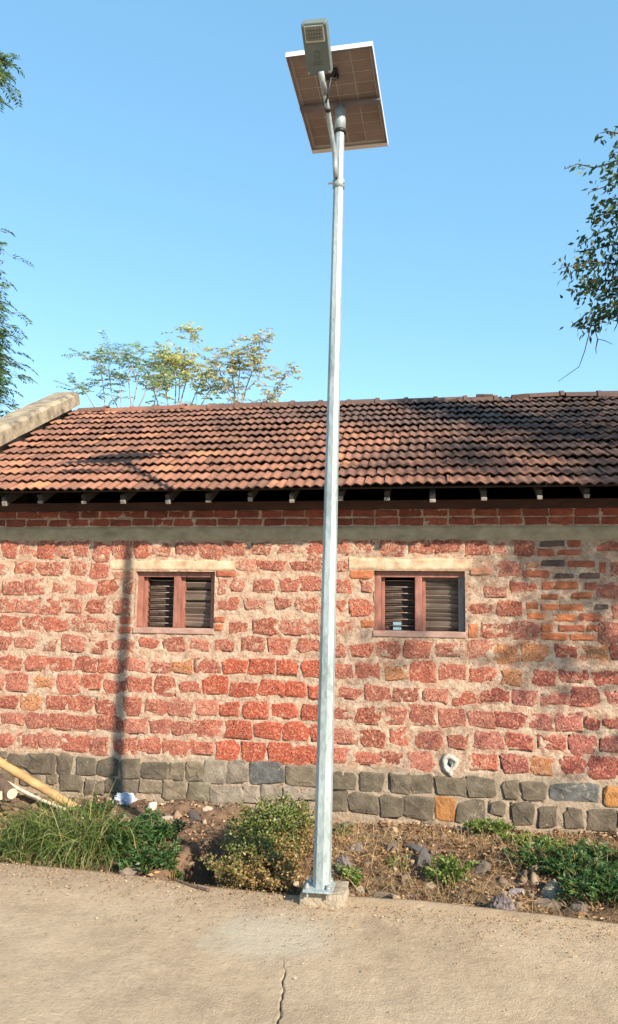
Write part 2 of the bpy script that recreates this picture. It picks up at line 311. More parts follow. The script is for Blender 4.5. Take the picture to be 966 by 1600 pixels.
M['white_ceramic'] = simple('chipped_ceramic', [(0.3, (0.22, 0.18, 0.13)), (0.5, (0.44, 0.40, 0.33)), (0.75, (0.58, 0.55, 0.48))], 24, 0.55, 50, 0.5, 0.006)
M['blue_card'] = simple('blue_card', [(0.3, (0.20, 0.33, 0.38)), (0.7, (0.30, 0.44, 0.48))], 20, 0.7, 30, 0.1, 0.002)
M['rag'] = simple('faded_cloth', [(0.3, (0.06, 0.045, 0.04)), (0.55, (0.165, 0.125, 0.115)), (0.8, (0.27, 0.22, 0.20))], 18, 0.9, 60, 0.4, 0.006)
M['bag'] = simple('white_sack', [(0.30, (0.10, 0.17, 0.36)), (0.42, (0.42, 0.47, 0.56)), (0.55, (0.66, 0.66, 0.66)), (0.8, (0.78, 0.78, 0.76))], 11, 0.5, 60, 0.3, 0.006)
def mat_leaf(name, stops, trans=0.35, rough=0.5, hv=0.0):
    m, t, p = new_mat(name); g = t.nodes.new('ShaderNodeNewGeometry')
    c = ramp(t, g.outputs['Random Per Island'], stops)
    t.links.new(c, p.inputs['Base Color']); p.inputs['Roughness'].default_value = rough
    tr = t.nodes.new('ShaderNodeBsdfTranslucent'); t.links.new(c, tr.inputs['Color'])
    mx = t.nodes.new('ShaderNodeMixShader'); mx.inputs[0].default_value = trans
    out = t.nodes['Material Output']; t.links.new(p.outputs[0], mx.inputs[1]); t.links.new(tr.outputs[0], mx.inputs[2]); t.links.new(mx.outputs[0], out.inputs[0])
    return m
M['leaf_dark'] = mat_leaf('dark_leaves', [(0, (0.020, 0.045, 0.018)), (0.5, (0.040, 0.085, 0.028)), (0.85, (0.075, 0.125, 0.035)), (1, (0.17, 0.14, 0.05))])
M['leaf_feather'] = mat_leaf('feather_leaves', [(0, (0.035, 0.085, 0.025)), (0.5, (0.075, 0.15, 0.04)), (1, (0.17, 0.24, 0.065))])
M['leaf_bluegreen'] = mat_leaf('bluegreen_leaves', [(0, (0.17, 0.29, 0.17)), (0.6, (0.29, 0.43, 0.24)), (1, (0.46, 0.54, 0.26))], 0.5)
M['leaf_yellow'] = mat_leaf('yellow_leaves', [(0, (0.30, 0.38, 0.11)), (0.4, (0.52, 0.55, 0.15)), (0.75, (0.70, 0.64, 0.22)), (1, (0.70, 0.52, 0.28))], 0.5)
M['leaf_pale'] = mat_leaf('pale_leaves', [(0, (0.28, 0.36, 0.16)), (0.4, (0.48, 0.49, 0.22)), (0.75, (0.66, 0.57, 0.28)), (1, (0.70, 0.52, 0.36))], 0.5)
M['grass'] = mat_leaf('grass_blades', [(0, (0.045, 0.085, 0.018)), (0.45, (0.095, 0.15, 0.03)), (0.75, (0.17, 0.20, 0.05)), (1, (0.42, 0.33, 0.15))], 0.3, 0.5)
M['herb'] = mat_leaf('herb_leaves', [(0, (0.022, 0.06, 0.016)), (0.5, (0.045, 0.11, 0.026)), (1, (0.10, 0.18, 0.045))], 0.3)
M['herb_bright'] = mat_leaf('bright_herb_leaves', [(0, (0.06, 0.11, 0.02)), (0.5, (0.12, 0.20, 0.035)), (1, (0.24, 0.29, 0.06))], 0.3)
M['shrub_green'] = mat_leaf('shrub_green', [(0, (0.060, 0.085, 0.020)), (0.5, (0.125, 0.160, 0.036)), (1, (0.25, 0.26, 0.075))], 0.25)
M['shrub_dry'] = mat_leaf('shrub_dry', [(0, (0.11, 0.068, 0.026)), (0.5, (0.27, 0.175, 0.06)), (1, (0.44, 0.30, 0.125))], 0.25)
M['litter'] = mat_leaf('leaf_litter', [(0, (0.11, 0.055, 0.026)), (0.4, (0.28, 0.145, 0.062)), (0.75, (0.44, 0.25, 0.11)), (1, (0.58, 0.42, 0.25))], 0.2, 0.8)
M['straw'] = mat_leaf('straw', [(0, (0.15, 0.090, 0.042)), (0.5, (0.31, 0.20, 0.092)), (1, (0.47, 0.34, 0.18))], 0.2, 0.7)
M['rubble'] = mat_leaf('rubble_stone', [(0, (0.08, 0.055, 0.036)), (0.4, (0.165, 0.110, 0.068)), (0.8, (0.24, 0.165, 0.10)), (1, (0.38, 0.29, 0.20))], 0.0, 0.95)
M['rock'] = mat_objcol('rock', scale=10, dark=(0.55, 0.55, 0.58), bs=30, bd=0.015)

# ================================================================== the setting
go, gi = ((-260, -200), (260, -200), (260, 320), (-260, 320)), ((-13, -15), (13, -15), (13, 9), (-13, 9))
g = mk('ground', [(*p, -0.42) for p in go+gi], [(k, (k+1) % 4, (k+1) % 4+4, k+4) for k in range(4)], M['soil'], origin=(0, 0, -0.42)); tag(g, kind='structure')

# road slab: its far edge as in the photograph, a jagged open crack running towards the viewer
EDGE = [at_z(*q)[:2] for q in ((0, 1348), (150, 1362), (270, 1378), (330, 1386), (460, 1400), (545, 1405), (640, 1412), (800, 1428), (966, 1448))]
EX = np.array([-14.0, -6.0]+[e[0] for e in EDGE]+[4.0, 14.0]); EYY = np.array([5.3, 5.2]+[e[1] for e in EDGE]+[4.45, 4.0])
def road_edge(x): return np.interp(x, EX, EYY) + 0.035*(fbm(np.asarray(x)*3.1, np.asarray(x)*0+4.2, 5, 4)-0.5)
def build_road():
    ck = [at_z(*q)[:2] for q in ((443, 1500), (446, 1515), (440, 1533), (444, 1548), (438, 1565), (440, 1580), (432, 1600))]
    cky = np.array([c[1] for c in ck])[::-1]; ckx = np.array([c[0] for c in ck])[::-1]
    NL, NR = 90, 110
    # rows: fraction of the way to the edge, finer far away
    ys = np.concatenate([np.linspace(-16, 2.6, 26)[:-1], np.linspace(2.6, 4.3, 90)[:-1], np.linspace(4.3, 4.90, 34)])
    V = []; cols = NL+1+NR
    for y in ys:
        cx = float(np.interp(y, cky, ckx)) + 0.022*(float(fbm(np.array(y*21), np.array(1.0), 3, 3))-0.5)
        w = 0.0048*float(np.clip((cky[-1]-y)*4, 0, 1))*(0.6+0.8*float(vnoise(np.array(y*30), np.array(0.5), 9))) + 0.0004
        tl = np.linspace(1, 0, NL)**1.6; xl = cx-w - tl*(14+cx-w)
        tr = np.linspace(0, 1, NR)**1.6; xr = cx+w + tr*(14-cx-w)
        xs = np.concatenate([xl, [cx], xr])
        e = road_edge(xs); frac = (y+16)/(4.90+16)
        yy = np.where(y > 4.3, y + (e-4.90)*((y-4.3)/0.6), y)
        z = 0.010*(fbm(xs*1.7, yy*1.7, 21, 4)-0.5) + 0.004*(fbm(xs*9, yy*9, 33, 3)-0.5)
        # slightly proud rounded lip along the edge, right of the post
        d = e-yy; z = z + 0.022*np.exp(-(d/0.10)**2)*np.clip((xs+0.9)*2, 0.25, 1)*(d > -1)
        z[NL] = z[NL] - 0.05*float(np.clip((cky[-1]-y)*5, 0, 1))
        V += list(zip(xs, yy, z))
    n = len(ys); Fc = [(j*cols+i, j*cols+i+1, (j+1)*cols+i+1, (j+1)*cols+i) for j in range(n-1) for i in range(cols-1)]
    # broken outer face of the slab
    b = len(V); top = [(n-1)*cols+i for i in range(cols)]
    for i in top:
        x, y, z = V[i]; V.append((x, y+0.012*random.random(), z-0.035))
    for i in top:
        x, y, z = V[i]; V.append((x, y+0.004+0.02*random.random(), -0.30))
    for i in range(cols-1):
        Fc.append((top[i], top[i+1], b+i+1, b+i)); Fc.append((b+i, b+i+1, b+cols+i+1, b+cols+i))
    o = mk('road', V, Fc, M['road'], origin=(0, 0, 0), smooth=True); tag(o, kind='structure')
build_road()

WY = 7.0                                                        # face of the wall
def verge_z(x, y):
    x = np.asarray(x, float); y = np.asarray(y, float); e = road_edge(x)
    s = np.clip((y-e)/(WY-e), 0, 1)
    left = np.clip((-0.9-x)/0.9, 0, 1)
    z = -0.05 - 0.09*s
    z = z + 0.13*np.exp(-((s-0.45)/0.25)**2)*(1-left)                      # heap against the wall on the right
    hole = np.exp(-((((x+1.60)/0.235)**2 + ((s-0.22)/0.28)**2)**4)); z = z - 0.85*hole   # washed-out drain hollow
    z = z - 0.10*np.exp(-((s-0.12)/0.12)**2)*left
    z = z + 0.12*(fbm(x*2.3, y*2.3, 41, 4)-0.5) + 0.085*(fbm(x*7, y*7, 47, 5, .6)-0.5)
    z = z + 0.09*np.exp(-((s-1)/0.16)**2)*left
    return z - 0.05*np.exp(-(s/0.05)**2)
def grid(xs, ys):
    X, Y = np.meshgrid(xs, ys); nx, ny = len(xs), len(ys)
    i = np.arange((ny-1)*nx).reshape(ny-1, nx)[:, :-1].ravel()
    return X.ravel(), Y.ravel(), np.stack([i, i+1, i+nx+1, i+nx], 1)
xs = np.concatenate([np.linspace(-14, -4.4, 60)[:-1], np.linspace(-4.4, 1.9, 260), np.linspace(1.9, 14, 80)[1:]]); tt = np.linspace(0, 1, 90)
X, T, Fc = grid(xs, tt); Y = road_edge(X) - 0.01 + T*(WY+0.06-road_edge(X)+0.01)
vo = mk('verge', np.stack([X, Y, verge_z(X, Y)], 1), Fc, M['soil'], origin=(0, 0, 0), smooth=True); tag(vo, kind='structure')

# ================================================================== the house
XL = float(at_y(125, 646, 9.33)[0]); XR = 6.2                    # gable wall, far right end
EAVE_Y, EAVE_Z = 6.40, 2.749; RIDGE_Y, RIDGE_Z = 9.33, 4.244
SLOPE = math.atan2(RIDGE_Z-EAVE_Z, RIDGE_Y-EAVE_Y); SLEN = math.hypot(RIDGE_Z-EAVE_Z, RIDGE_Y-EAVE_Y)
BACK = 2*RIDGE_Y-WY
house = empty('laterite_house', ((XL+XR)/2, WY, 0))
tag(house, 'long house of red laterite blocks under a clay tiled roof', 'house')

def wp(px, py): p = at_y(px, py, WY); return float(p[0]), float(p[2])
WIN = []
for x0, x1, y0, y1 in ((212, 335.5, 893, 989.5), (585, 727, 892, 995)):
    a = wp(x0, y0); b = wp(x1, y0); c = wp(x0, y1); d = wp(x1, y1)
    WIN.append(((a[0]+c[0])/2, (b[0]+d[0])/2, (c[1]+d[1])/2, (a[1]+b[1])/2))
ZB, ZT = -0.42, wp(483, 797)[1]
def wall_mesh():
    xs = list(np.linspace(XL+0.02, -4.45, 14)[:-1]) + list(np.arange(-4.45, 1.95, 0.0115)) + list(np.linspace(1.95, XR, 60))
    zs = list(np.arange(ZB, 2.46, 0.0115)) + list(np.linspace(2.47, ZT, 12))
    for (a, b, c, d) in WIN:
        for v in (a, b):
            k = int(np.argmin(np.abs(np.array(xs)-v))); xs[k] = v
        for v in (c, d):
            k = int(np.argmin(np.abs(np.array(zs)-v))); zs[k] = v
    X, Z, Fc = grid(np.array(xs), np.array(zs))
    d = 0.001 + 0.018*np.clip(fbm(X*11, Z*11, 61, 5, 0.6)*1.6-0.45, 0, 1) + 0.013*(fbm(X*34, Z*34, 71, 3, .65)-0.5)
    d = d + 0.006*(fbm(X*1.4, Z*1.4, 83, 3)-0.5)
    keep = np.ones(len(Fc), bool); cx = X[Fc].mean(1); cz = Z[Fc].mean(1)
    for (a, b, c, e) in WIN:
        keep &= ~((cx > a) & (cx < b) & (cz > c) & (cz < e))
        on = (X > a-0.004) & (X < b+0.004) & (Z > c-0.004) & (Z < e+0.004); d[on] = np.clip(d[on], 0.006, 0.02)
    for (x0, x1, z0, z1, side, dep) in CREV:                       # crumbled pointing below or beside a block
        f0 = random.uniform(0, .4); f1 = random.uniform(.6, 1); w = (z1-z0)*.04
        if side in 'bs': m = (X > x0+(x1-x0)*f0) & (X < x0+(x1-x0)*f1) & (Z > z0-w-.014) & (Z < z0-w+.006)
        if side in 'ls': m = (Z > z0+(z1-z0)*f0*.5) & (Z < z1) & (X > x0-.016) & (X < x0+.004)
        d[m] -= dep
    V = np.stack([X, WY-d, Z], 1); Fl = [tuple(f) for f in Fc[keep]]
    V = [tuple(v) for v in V]
    # window reveals through the wall's thickness
    for (a, b, c, e) in WIN:
        for (p, q) in (((a, c), (b, c)), ((b, c), (b, e)), ((b, e), (a, e)), ((a, e), (a, c))):
            n = len(V); V += [(p[0], WY-0.012, p[1]), (q[0], WY-0.012, q[1]), (q[0], WY+0.36, q[1]), (p[0], WY+0.36, p[1])]; Fl.append((n, n+1, n+2, n+3))
    return V, Fl
# inner shell: dark rooms behind the windows, the other walls
def quadwall(name, mat, boxes):
    b = MB()
    for lo, hi in boxes: b.box(lo, hi)
    return b.build(name, mat, house)
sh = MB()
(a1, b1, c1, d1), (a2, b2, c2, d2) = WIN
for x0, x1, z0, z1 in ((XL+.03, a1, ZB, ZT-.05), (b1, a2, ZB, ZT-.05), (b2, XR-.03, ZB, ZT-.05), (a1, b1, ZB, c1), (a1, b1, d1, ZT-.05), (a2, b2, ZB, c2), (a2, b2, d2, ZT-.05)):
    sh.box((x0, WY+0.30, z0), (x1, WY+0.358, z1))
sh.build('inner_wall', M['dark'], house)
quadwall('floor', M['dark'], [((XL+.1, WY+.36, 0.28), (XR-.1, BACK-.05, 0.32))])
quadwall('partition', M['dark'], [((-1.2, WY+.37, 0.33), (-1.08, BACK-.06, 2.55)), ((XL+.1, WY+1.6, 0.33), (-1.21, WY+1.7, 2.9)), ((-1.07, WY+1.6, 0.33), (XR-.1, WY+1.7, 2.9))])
quadwall('rear_wall', M['cement'], [((XL, BACK, ZB), (XR, BACK+.3, 2.93))])
def gable(name, x0, x1):
    pr = [(WY+.003, ZB), (BACK-.003, ZB), (BACK-.003, 3.02), (RIDGE_Y, RIDGE_Z-.035), (WY+.003, 3.02)]
    V = [(x0, y, z) for y, z in pr]+[(x1, y, z) for y, z in pr]; n = 5
    return mk(name, V, [tuple(range(5)), tuple(reversed(range(5, 10)))]+[(i, i+5, (i+1) % 5+5, (i+1) % 5) for i in range(5)], M['cement'], house)
gable('gable_wall', XL-0.24, XL+0.019); gable('gable_wall', XR+.001, XR+.18)

# ---- blocks, traced course by course: (left, top, right, bottom) in enlarged crops of the wall
K = 3.864
CROP = {'A': (0, 830, K), 'B': (0, 1010, K), 'C': (240, 830, K), 'D': (240, 1010, K), 'E': (480, 830, K), 'F': (480, 1010, K), 'G': (716, 830, K), 'H': (716, 1010, K),
        'P': (0, 1160, K), 'Q': (240, 1160, K), 'S': (520, 1170, 4.025), 'T': (740, 1180, 4.274)}
LAT = {
'A': [(20,55,95,155),(125,50,212,150),(240,62,330,165),(345,60,430,155),(455,60,535,155),(570,55,657,175),(690,55,790,160),(815,60,892,150),
      (-20,195,40,250),(95,190,205,260),(235,185,385,265),(430,190,515,260),(555,195,660,280),
      (-60,310,10,365),(20,305,150,375),(165,300,270,380),(330,310,415,375),(465,305,570,370),(595,305,705,375),(755,300,803,375),
      (-20,410,85,480),(105,415,225,495),(240,405,365,490),(380,410,500,485),(535,405,640,490),(695,415,788,500),
      (5,520,125,605),(145,520,260,600),(280,515,400,605),(425,510,560,600),(580,530,695,600),
      (-30,640,65,720),(105,645,215,715),(270,645,350,710),(385,625,510,725),(540,660,650,735),(690,655,800,720),(850,648,960,705)],
'B': [(15,60,130,135),(165,65,290,145),(305,60,430,145),(460,70,585,150),(600,85,662,150),(670,80,748,160),(757,75,885,155),
      (-60,180,25,250),(40,170,165,270),(205,185,310,250),(355,175,470,275),(500,175,610,260),(640,205,755,275),(780,190,910,285),
      (-30,295,100,370),(135,290,245,375),(285,290,405,370),(430,295,555,385),(585,310,700,405),(755,305,860,410),
      (15,405,145,470),(170,405,295,490),(305,415,435,500),(455,420,580,510),(600,425,745,510),(757,430,885,525),
      (-60,530,75,600),(105,530,220,615),(245,530,378,625),(387,540,525,640),(540,555,655,645),(700,555,825,645),(845,555,965,640)],
'C': [(-25,70,105,145),(140,75,268,150),(277,70,405,160),(420,65,550,155),(600,65,710,130),(755,75,855,130),(915,65,1010,130),
      (508,170,618,230),(628,170,800,235),(835,175,955,245),
      (388,290,440,370),(470,290,560,350),(615,290,720,370),(785,290,875,355),
      (388,405,500,480),(550,405,660,470),(735,405,820,460),(870,405,1000,480),
      (455,545,560,615),(605,535,740,615),(765,525,912,620),
      (65,648,185,715),(225,648,340,720),(375,660,490,720),(540,640,675,725),(700,650,830,745),(875,660,1000,725)],
'D': [(-15,90,90,155),(110,85,235,155),(255,75,395,160),(425,75,565,165),(585,80,730,170),(745,90,870,175),(900,85,1010,185),
      (15,185,135,290),(160,205,280,280),(310,185,455,285),(475,205,620,300),(640,210,785,300),(805,210,920,305),(935,235,1010,320),
      (-45,320,80,400),(95,310,235,410),(265,335,390,420),(405,340,520,420),(540,335,695,430),(720,335,865,435),(890,345,1000,440),
      (-15,440,105,520),(120,445,265,530),(280,450,415,550),(440,440,590,550),(610,460,770,555),(790,465,930,565),(945,475,1000,560),
      (65,560,205,665),(225,560,355,650),(375,570,520,680),(530,575,680,685),(695,580,850,700),(860,595,990,715)],
'E': [(185,50,250,140),(300,45,405,145),(440,45,590,140),(620,50,766,140),(772,50,920,130),(0,150,90,230),(120,175,245,240),
      (-40,285,85,350),(120,295,262,370),(325,298,390,360),(110,415,225,475),(265,420,395,515),(0,545,80,620),(140,545,280,625),
      (110,680,220,755),(265,680,395,755),(420,670,560,760),(600,675,745,770),(770,668,920,750)],
'F': [(110,100,270,195),(305,100,435,190),(465,110,605,200),(635,100,775,215),(805,115,955,205),
      (110,250,165,320),(185,245,325,315),(350,235,495,325),(530,245,670,325),(700,250,850,340),
      (70,370,270,450),(305,370,440,465),(480,370,590,465),(620,365,770,480),(800,380,940,485),
      (110,500,310,590),(335,510,475,600),(505,500,605,600),(660,520,810,610),
      (120,605,265,710),(285,640,425,715),(445,635,580,715),(610,635,755,745)],
'G': [(50,50,185,150),(215,65,290,150),(335,55,460,140),(850,65,985,125),(225,175,365,275),(930,185,1010,275),(160,330,280,395),(325,305,470,370),(845,320,985,395),
      (65,440,200,500),(230,430,385,505),(930,450,1010,515),(145,555,305,645),(320,555,480,650),(850,550,985,670),
      (50,665,200,760),(225,690,365,795),(375,680,540,780),(585,690,720,770),(745,690,895,780),(925,690,1010,770)],
'H': [(75,120,225,220),(270,150,385,230),(450,145,590,225),(620,140,780,215),(815,140,970,235),(-32,265,118,355),(135,260,300,345),(330,275,485,350),(510,290,670,360),(695,260,850,365),(890,270,1010,370),
      (60,390,210,485),(230,390,395,490),(425,420,575,500),(590,400,750,510),(765,430,845,505),(860,430,930,490),(945,420,1010,490),
      (-52,530,65,615),(100,520,265,625),(290,530,445,625),(485,535,645,635),(675,535,840,655),(865,555,1000,645),
      (60,650,225,750),(265,660,415,760),(435,670,580,770),(620,670,785,770),(795,670,955,790),(968,670,1040,780)]}
ORANGE = {('B',205,185),('B',135,290),('D',110,85),('F',465,110),('G',225,690),('G',375,680),('H',270,150),('G',745,690),('H',435,670)}
BRK = {'A': [(700,248,810,288,2),(730,515,792,562,1),(725,575,792,618,1)],
'C': [(385,240,500,276,1),(370,518,430,552,1),(370,562,420,600,0)],
'E': [(262,240,398,285,0),(325,537,398,582,0)],
'G': [(495,55,640,95,3),(660,55,740,95,1),(480,110,575,150,1),(600,110,740,145,1),(75,222,200,265,2),(410,190,480,220,2),(500,175,640,215,3),(665,180,825,215,1),(390,235,550,280,1),
      (570,255,695,285,3),(730,250,850,285,3),(852,190,890,250,1),(505,305,577,350,1),(583,305,720,350,0),(500,380,600,410,0),(690,370,800,405,0),(770,310,830,350,1),(410,430,480,470,0),(505,440,600,475,0),
      (610,440,750,480,0),(825,440,905,475,3),(415,490,520,530,0),(560,500,710,545,0),(730,495,870,545,1),(60,560,117,640,0),(505,560,570,605,0),(605,565,760,605,1),(780,565,840,605,0),(500,615,655,660,0),(675,620,825,660,0)]}
STONE = {'P': [(-40,50,40,95,0),(55,65,170,155,0),(180,65,330,180,0),(360,70,435,190,0),(465,85,580,195,0),(600,95,712,205,0),(735,100,850,215,0),(20,170,100,240,1),(-70,170,5,250,0),(130,190,250,260,0),(280,195,340,250,1),(365,200,495,290,0),(520,220,635,315,0),(645,215,825,310,0)],
'Q': [(-60,110,80,220,0),(92,120,183,225,1),(192,110,297,230,1),(305,105,435,240,2),(445,105,570,240,2),(580,115,785,250,3),(805,140,1010,265,1),(-85,225,50,310,1),(62,230,200,345,1),(208,235,342,350,4),(348,260,535,385,2),(548,260,645,370,2),(655,260,775,350,2),(785,270,880,350,2),(890,280,1010,350,2)],
'S': [(-25,140,145,260,0),(175,145,320,270,0),(360,150,480,285,0),(490,155,625,275,0),(648,170,832,295,0),(-30,265,90,400,0),(102,280,290,410,0),(300,290,435,430,0),(450,290,635,440,0),(648,300,768,455,5),(778,320,960,465,0),(550,445,640,500,1),(180,480,270,560,1)],
'T': [(-45,145,145,285,0),(195,160,295,290,1),(320,165,490,305,0),(522,180,830,320,3),(870,215,1010,340,5),(105,305,200,395,0),(255,320,400,460,0),(430,340,550,480,0),(610,350,735,490,0),(757,360,945,500,0),(962,380,1040,470,0),(600,505,710,600,1),(720,510,805,620,1),(815,515,960,640,0)]}
BCOL = [(0.45, 0.150, 0.062), (0.38, 0.115, 0.060), (0.42, 0.20, 0.12), (0.13, 0.085, 0.07)]
SCOL = [(0.145, 0.113, 0.076), (0.195, 0.150, 0.10), (0.25, 0.20, 0.15), (0.115, 0.112, 0.105), (0.23, 0.195, 0.125), (0.46, 0.20, 0.060)]

CREV = []
for crop, rs in list(LAT.items())+list(STONE.items()):
    for r in rs:
        if random.random() < 0.62:
            ox, oy, s_ = CROP[crop]; p0 = wp(ox+r[0]/s_, oy+r[1]/s_); p1 = wp(ox+r[2]/s_, oy+r[3]/s_)
            CREV.append((p0[0], p1[0], p1[1], p0[1], random.choice('bbbls'), random.uniform(.012, .035)))
V, Fl = wall_mesh()
wall = mk('wall', V, Fl, M['mortar'], house, origin=((XL+XR)/2, WY, ZB), smooth=True)
tag(wall, 'thick pale lime mortar between the laterite blocks')

def block_mesh(name, quad, mat, front, n=9, jit=0.019, square=0.36, back=0.04):
    """quad: four (x,z) corners; a rounded, uneven face standing `front` proud of the wall plane"""
    (x0, z0), (x1, z1) = quad
    cx, cz = (x0+x1)/2, (z0+z1)/2; hw, hh = abs(x1-x0)/2, abs(z1-z0)/2
    ring = []
    ph = random.random()*0.5
    for i in range(n):
        a = 2*math.pi*(i+ph)/n; c, s = math.cos(a), math.sin(a)
        e = square
        x = math.copysign(abs(c)**e, c)*hw; z = math.copysign(abs(s)**e, s)*hh
        ring.append((x + random.uniform(-jit, jit), z + random.uniform(-jit, jit)))
    V = [(x, back, z) for x, z in ring]; V += [(x, -front*0.6, z) for x, z in ring]
    k = 0.90+random.uniform(-.04, .04); tx, tz = random.uniform(-.03, .03), random.uniform(-.05, .05)
    V += [(x*k, -front*(0.9+random.uniform(-.15, .15)) + tx*x + tz*z, z*k) for x, z in ring]
    V += [(x*.5, -front-random.uniform(-.003, .007) + tx*x*.5 + tz*z*.5, z*.5) for x, z in ring]
    V.append((random.uniform(-.15, .15)*hw, -front-random.uniform(-.002, .006), random.uniform(-.15, .15)*hh))
    Fc = []
    for i in range(n):
        j = (i+1) % n
        Fc += [(i, j, n+j, n+i), (n+i, n+j, 2*n+j, 2*n+i), (2*n+i, 2*n+j, 3*n+j, 3*n+i), (3*n+i, 3*n+j, 4*n)]
    return (cx, cz), V, Fc
def place_block(name, crop, r, mat, front, col, grow=1.0, **kw):
    ox, oy, s = CROP[crop]
    a = wp(ox+r[0]/s, oy+r[1]/s); b = wp(ox+r[2]/s, oy+r[3]/s)
    (cx, cz), V, Fc = block_mesh(name, (a, b), mat, front, **kw)
    V = [(x*grow+cx, y+WY, z*grow+cz) for x, y, z in V]
    o = mk(name, V, Fc, mat, wall, origin=(cx, WY, cz), smooth=False); o.color = col; return o
nb = 0
for crop, rs in LAT.items():
    for r in rs:
        px = CROP[crop][0]+(r[0]+r[2])/2/K; py = CROP[crop][1]+(r[1]+r[3])/2/K
        clean = 330 < px < 500 and py > 1040
        h = random.random()
        base = np.array([0.41, 0.112, 0.062])*(0.76+0.42*h)
        if (crop, r[0], r[1]) in ORANGE: base = np.array([0.52, 0.23, 0.09]); sm = 0.75
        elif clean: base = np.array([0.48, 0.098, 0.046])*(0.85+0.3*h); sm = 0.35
        else:
            base = base + np.array([0.05, 0.045, 0.04])*random.random(); sm = random.uniform(0.55, 1.25) if py < 1015 else random.uniform(0.3, 0.9)
            if random.random() < .22: base = np.array([0.50, 0.19, 0.125])*random.uniform(.85, 1.1)
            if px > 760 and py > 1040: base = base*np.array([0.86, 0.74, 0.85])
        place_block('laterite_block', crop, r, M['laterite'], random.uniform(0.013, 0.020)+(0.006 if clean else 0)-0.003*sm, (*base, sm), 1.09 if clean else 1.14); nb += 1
for crop, rs in BRK.items():
    for r in rs:
        b = np.array(BCOL[r[4]])*random.uniform(0.85, 1.15)
        place_block('brick', crop, r, M['brick'], random.uniform(0.015, 0.022), (*b, random.uniform(0.2, 0.8)), 1.06, n=8, jit=0.004, square=0.18)
for crop, rs in STONE.items():
    for r in rs:
        b = np.array(SCOL[r[4]])*random.uniform(0.85, 1.18)
        place_block('foundation_stone', crop, r, M['basalt'], random.uniform(0.016, 0.032), (*b, random.uniform(0.2, 0.8)), 1.07, n=9, jit=0.016, square=0.28)
# courses go on beyond the picture on both sides
far = MB(); farst = MB()
for side, (xa, xb) in enumerate(((XL+0.1, -4.35), (1.75, XR-0.1))):
    z = 0.36
    for row in range(11):
        x = xa+random.uniform(0, .1)
        while x < xb-0.2:
            w = random.uniform(.17, .25); (cx, cz), V2, F2 = block_mesh('b', ((x, z+.145), (x+w, z)), None, random.uniform(.012, .02))
            far.add([(a+cx, b+WY, c+cz) for a, b, c in V2], F2); x += w+.035
        z += 0.182
    for z in (0.02, 0.185):
        x = xa
        while x < xb-0.2:
            w = random.uniform(.15, .25); (cx, cz), V2, F2 = block_mesh('b', ((x, z+.145), (x+w, z)), None, random.uniform(.014, .03), square=.25)
            farst.add([(a+cx, b+WY, c+cz) for a, b, c in V2], F2); x += w+.03
o = far.build('laterite_block', M['laterite'], wall); o.color = (0.45, 0.135, 0.08, 0.6); tag(o, kind='stuff')
o = farst.build('foundation_stone', M['basalt'], wall); o.color = (*SCOL[0], 0.4); tag(o, kind='stuff')

# ---- cement band and two brick courses under the eaves
def ragged_band(name, mat, x0, x1, z0, z1, d0, seed, parent, rag=0.025, step=0.02, top_rag=0.0):
    n = int((x1-x0)/step); V = []; Fc = []; nz = 7
    for i in range(n+1):
        x = x0+(x1-x0)*i/n
        zb = z0 + rag*2*(float(fbm(np.array(x*9), np.array(0.3), seed, 4))-0.5); zt = z1 + top_rag*2*(float(fbm(np.array(x*9), np.array(7.3), seed, 4))-0.5)
        for j in range(nz+1):
            z = zb+(zt-zb)*j/nz
            d = d0*(0.7+0.6*float(fbm(np.array(x*7), np.array(z*7), seed+5, 4)))
            if j == 0: d = 0.001
            if j == nz: d = 0.002
            V.append((x, WY-d, z))
        if i:
            a = (i-1)*(nz+1); b = i*(nz+1)
            Fc += [(a+j, b+j, b+j+1, a+j+1) for j in range(nz)]
    return mk(name, V, Fc, mat, parent, smooth=True)
zb0 = wp(483, 846)[1]; zb1 = wp(483, 822)[1]
ragged_band('cement_band', M['cement'], XL+.03, XR-.01, zb0, zb1, 0.024, 201, wall)
for (x0, y0, x1, y1, sd) in ((174, 874, 368, 893, 301), (546, 871, 738, 892.5, 307)):
    a = wp(x0, y0); b = wp(x1, y1); ragged_band('lintel', M['plaster'], a[0], b[0], b[1], a[1], 0.020, sd, wall, 0.005, 0.012, 0.020)
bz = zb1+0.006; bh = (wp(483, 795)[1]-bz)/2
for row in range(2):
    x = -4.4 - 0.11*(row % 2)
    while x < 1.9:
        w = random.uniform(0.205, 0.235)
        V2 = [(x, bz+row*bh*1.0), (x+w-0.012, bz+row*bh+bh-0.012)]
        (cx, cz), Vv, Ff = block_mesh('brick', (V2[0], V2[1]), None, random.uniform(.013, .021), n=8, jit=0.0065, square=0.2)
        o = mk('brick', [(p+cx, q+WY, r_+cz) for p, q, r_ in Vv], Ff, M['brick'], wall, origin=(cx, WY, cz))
        o.color = (*(np.array([0.27, 0.065, 0.035])*random.uniform(0.7, 1.2)), random.uniform(.2, .6)); x += w

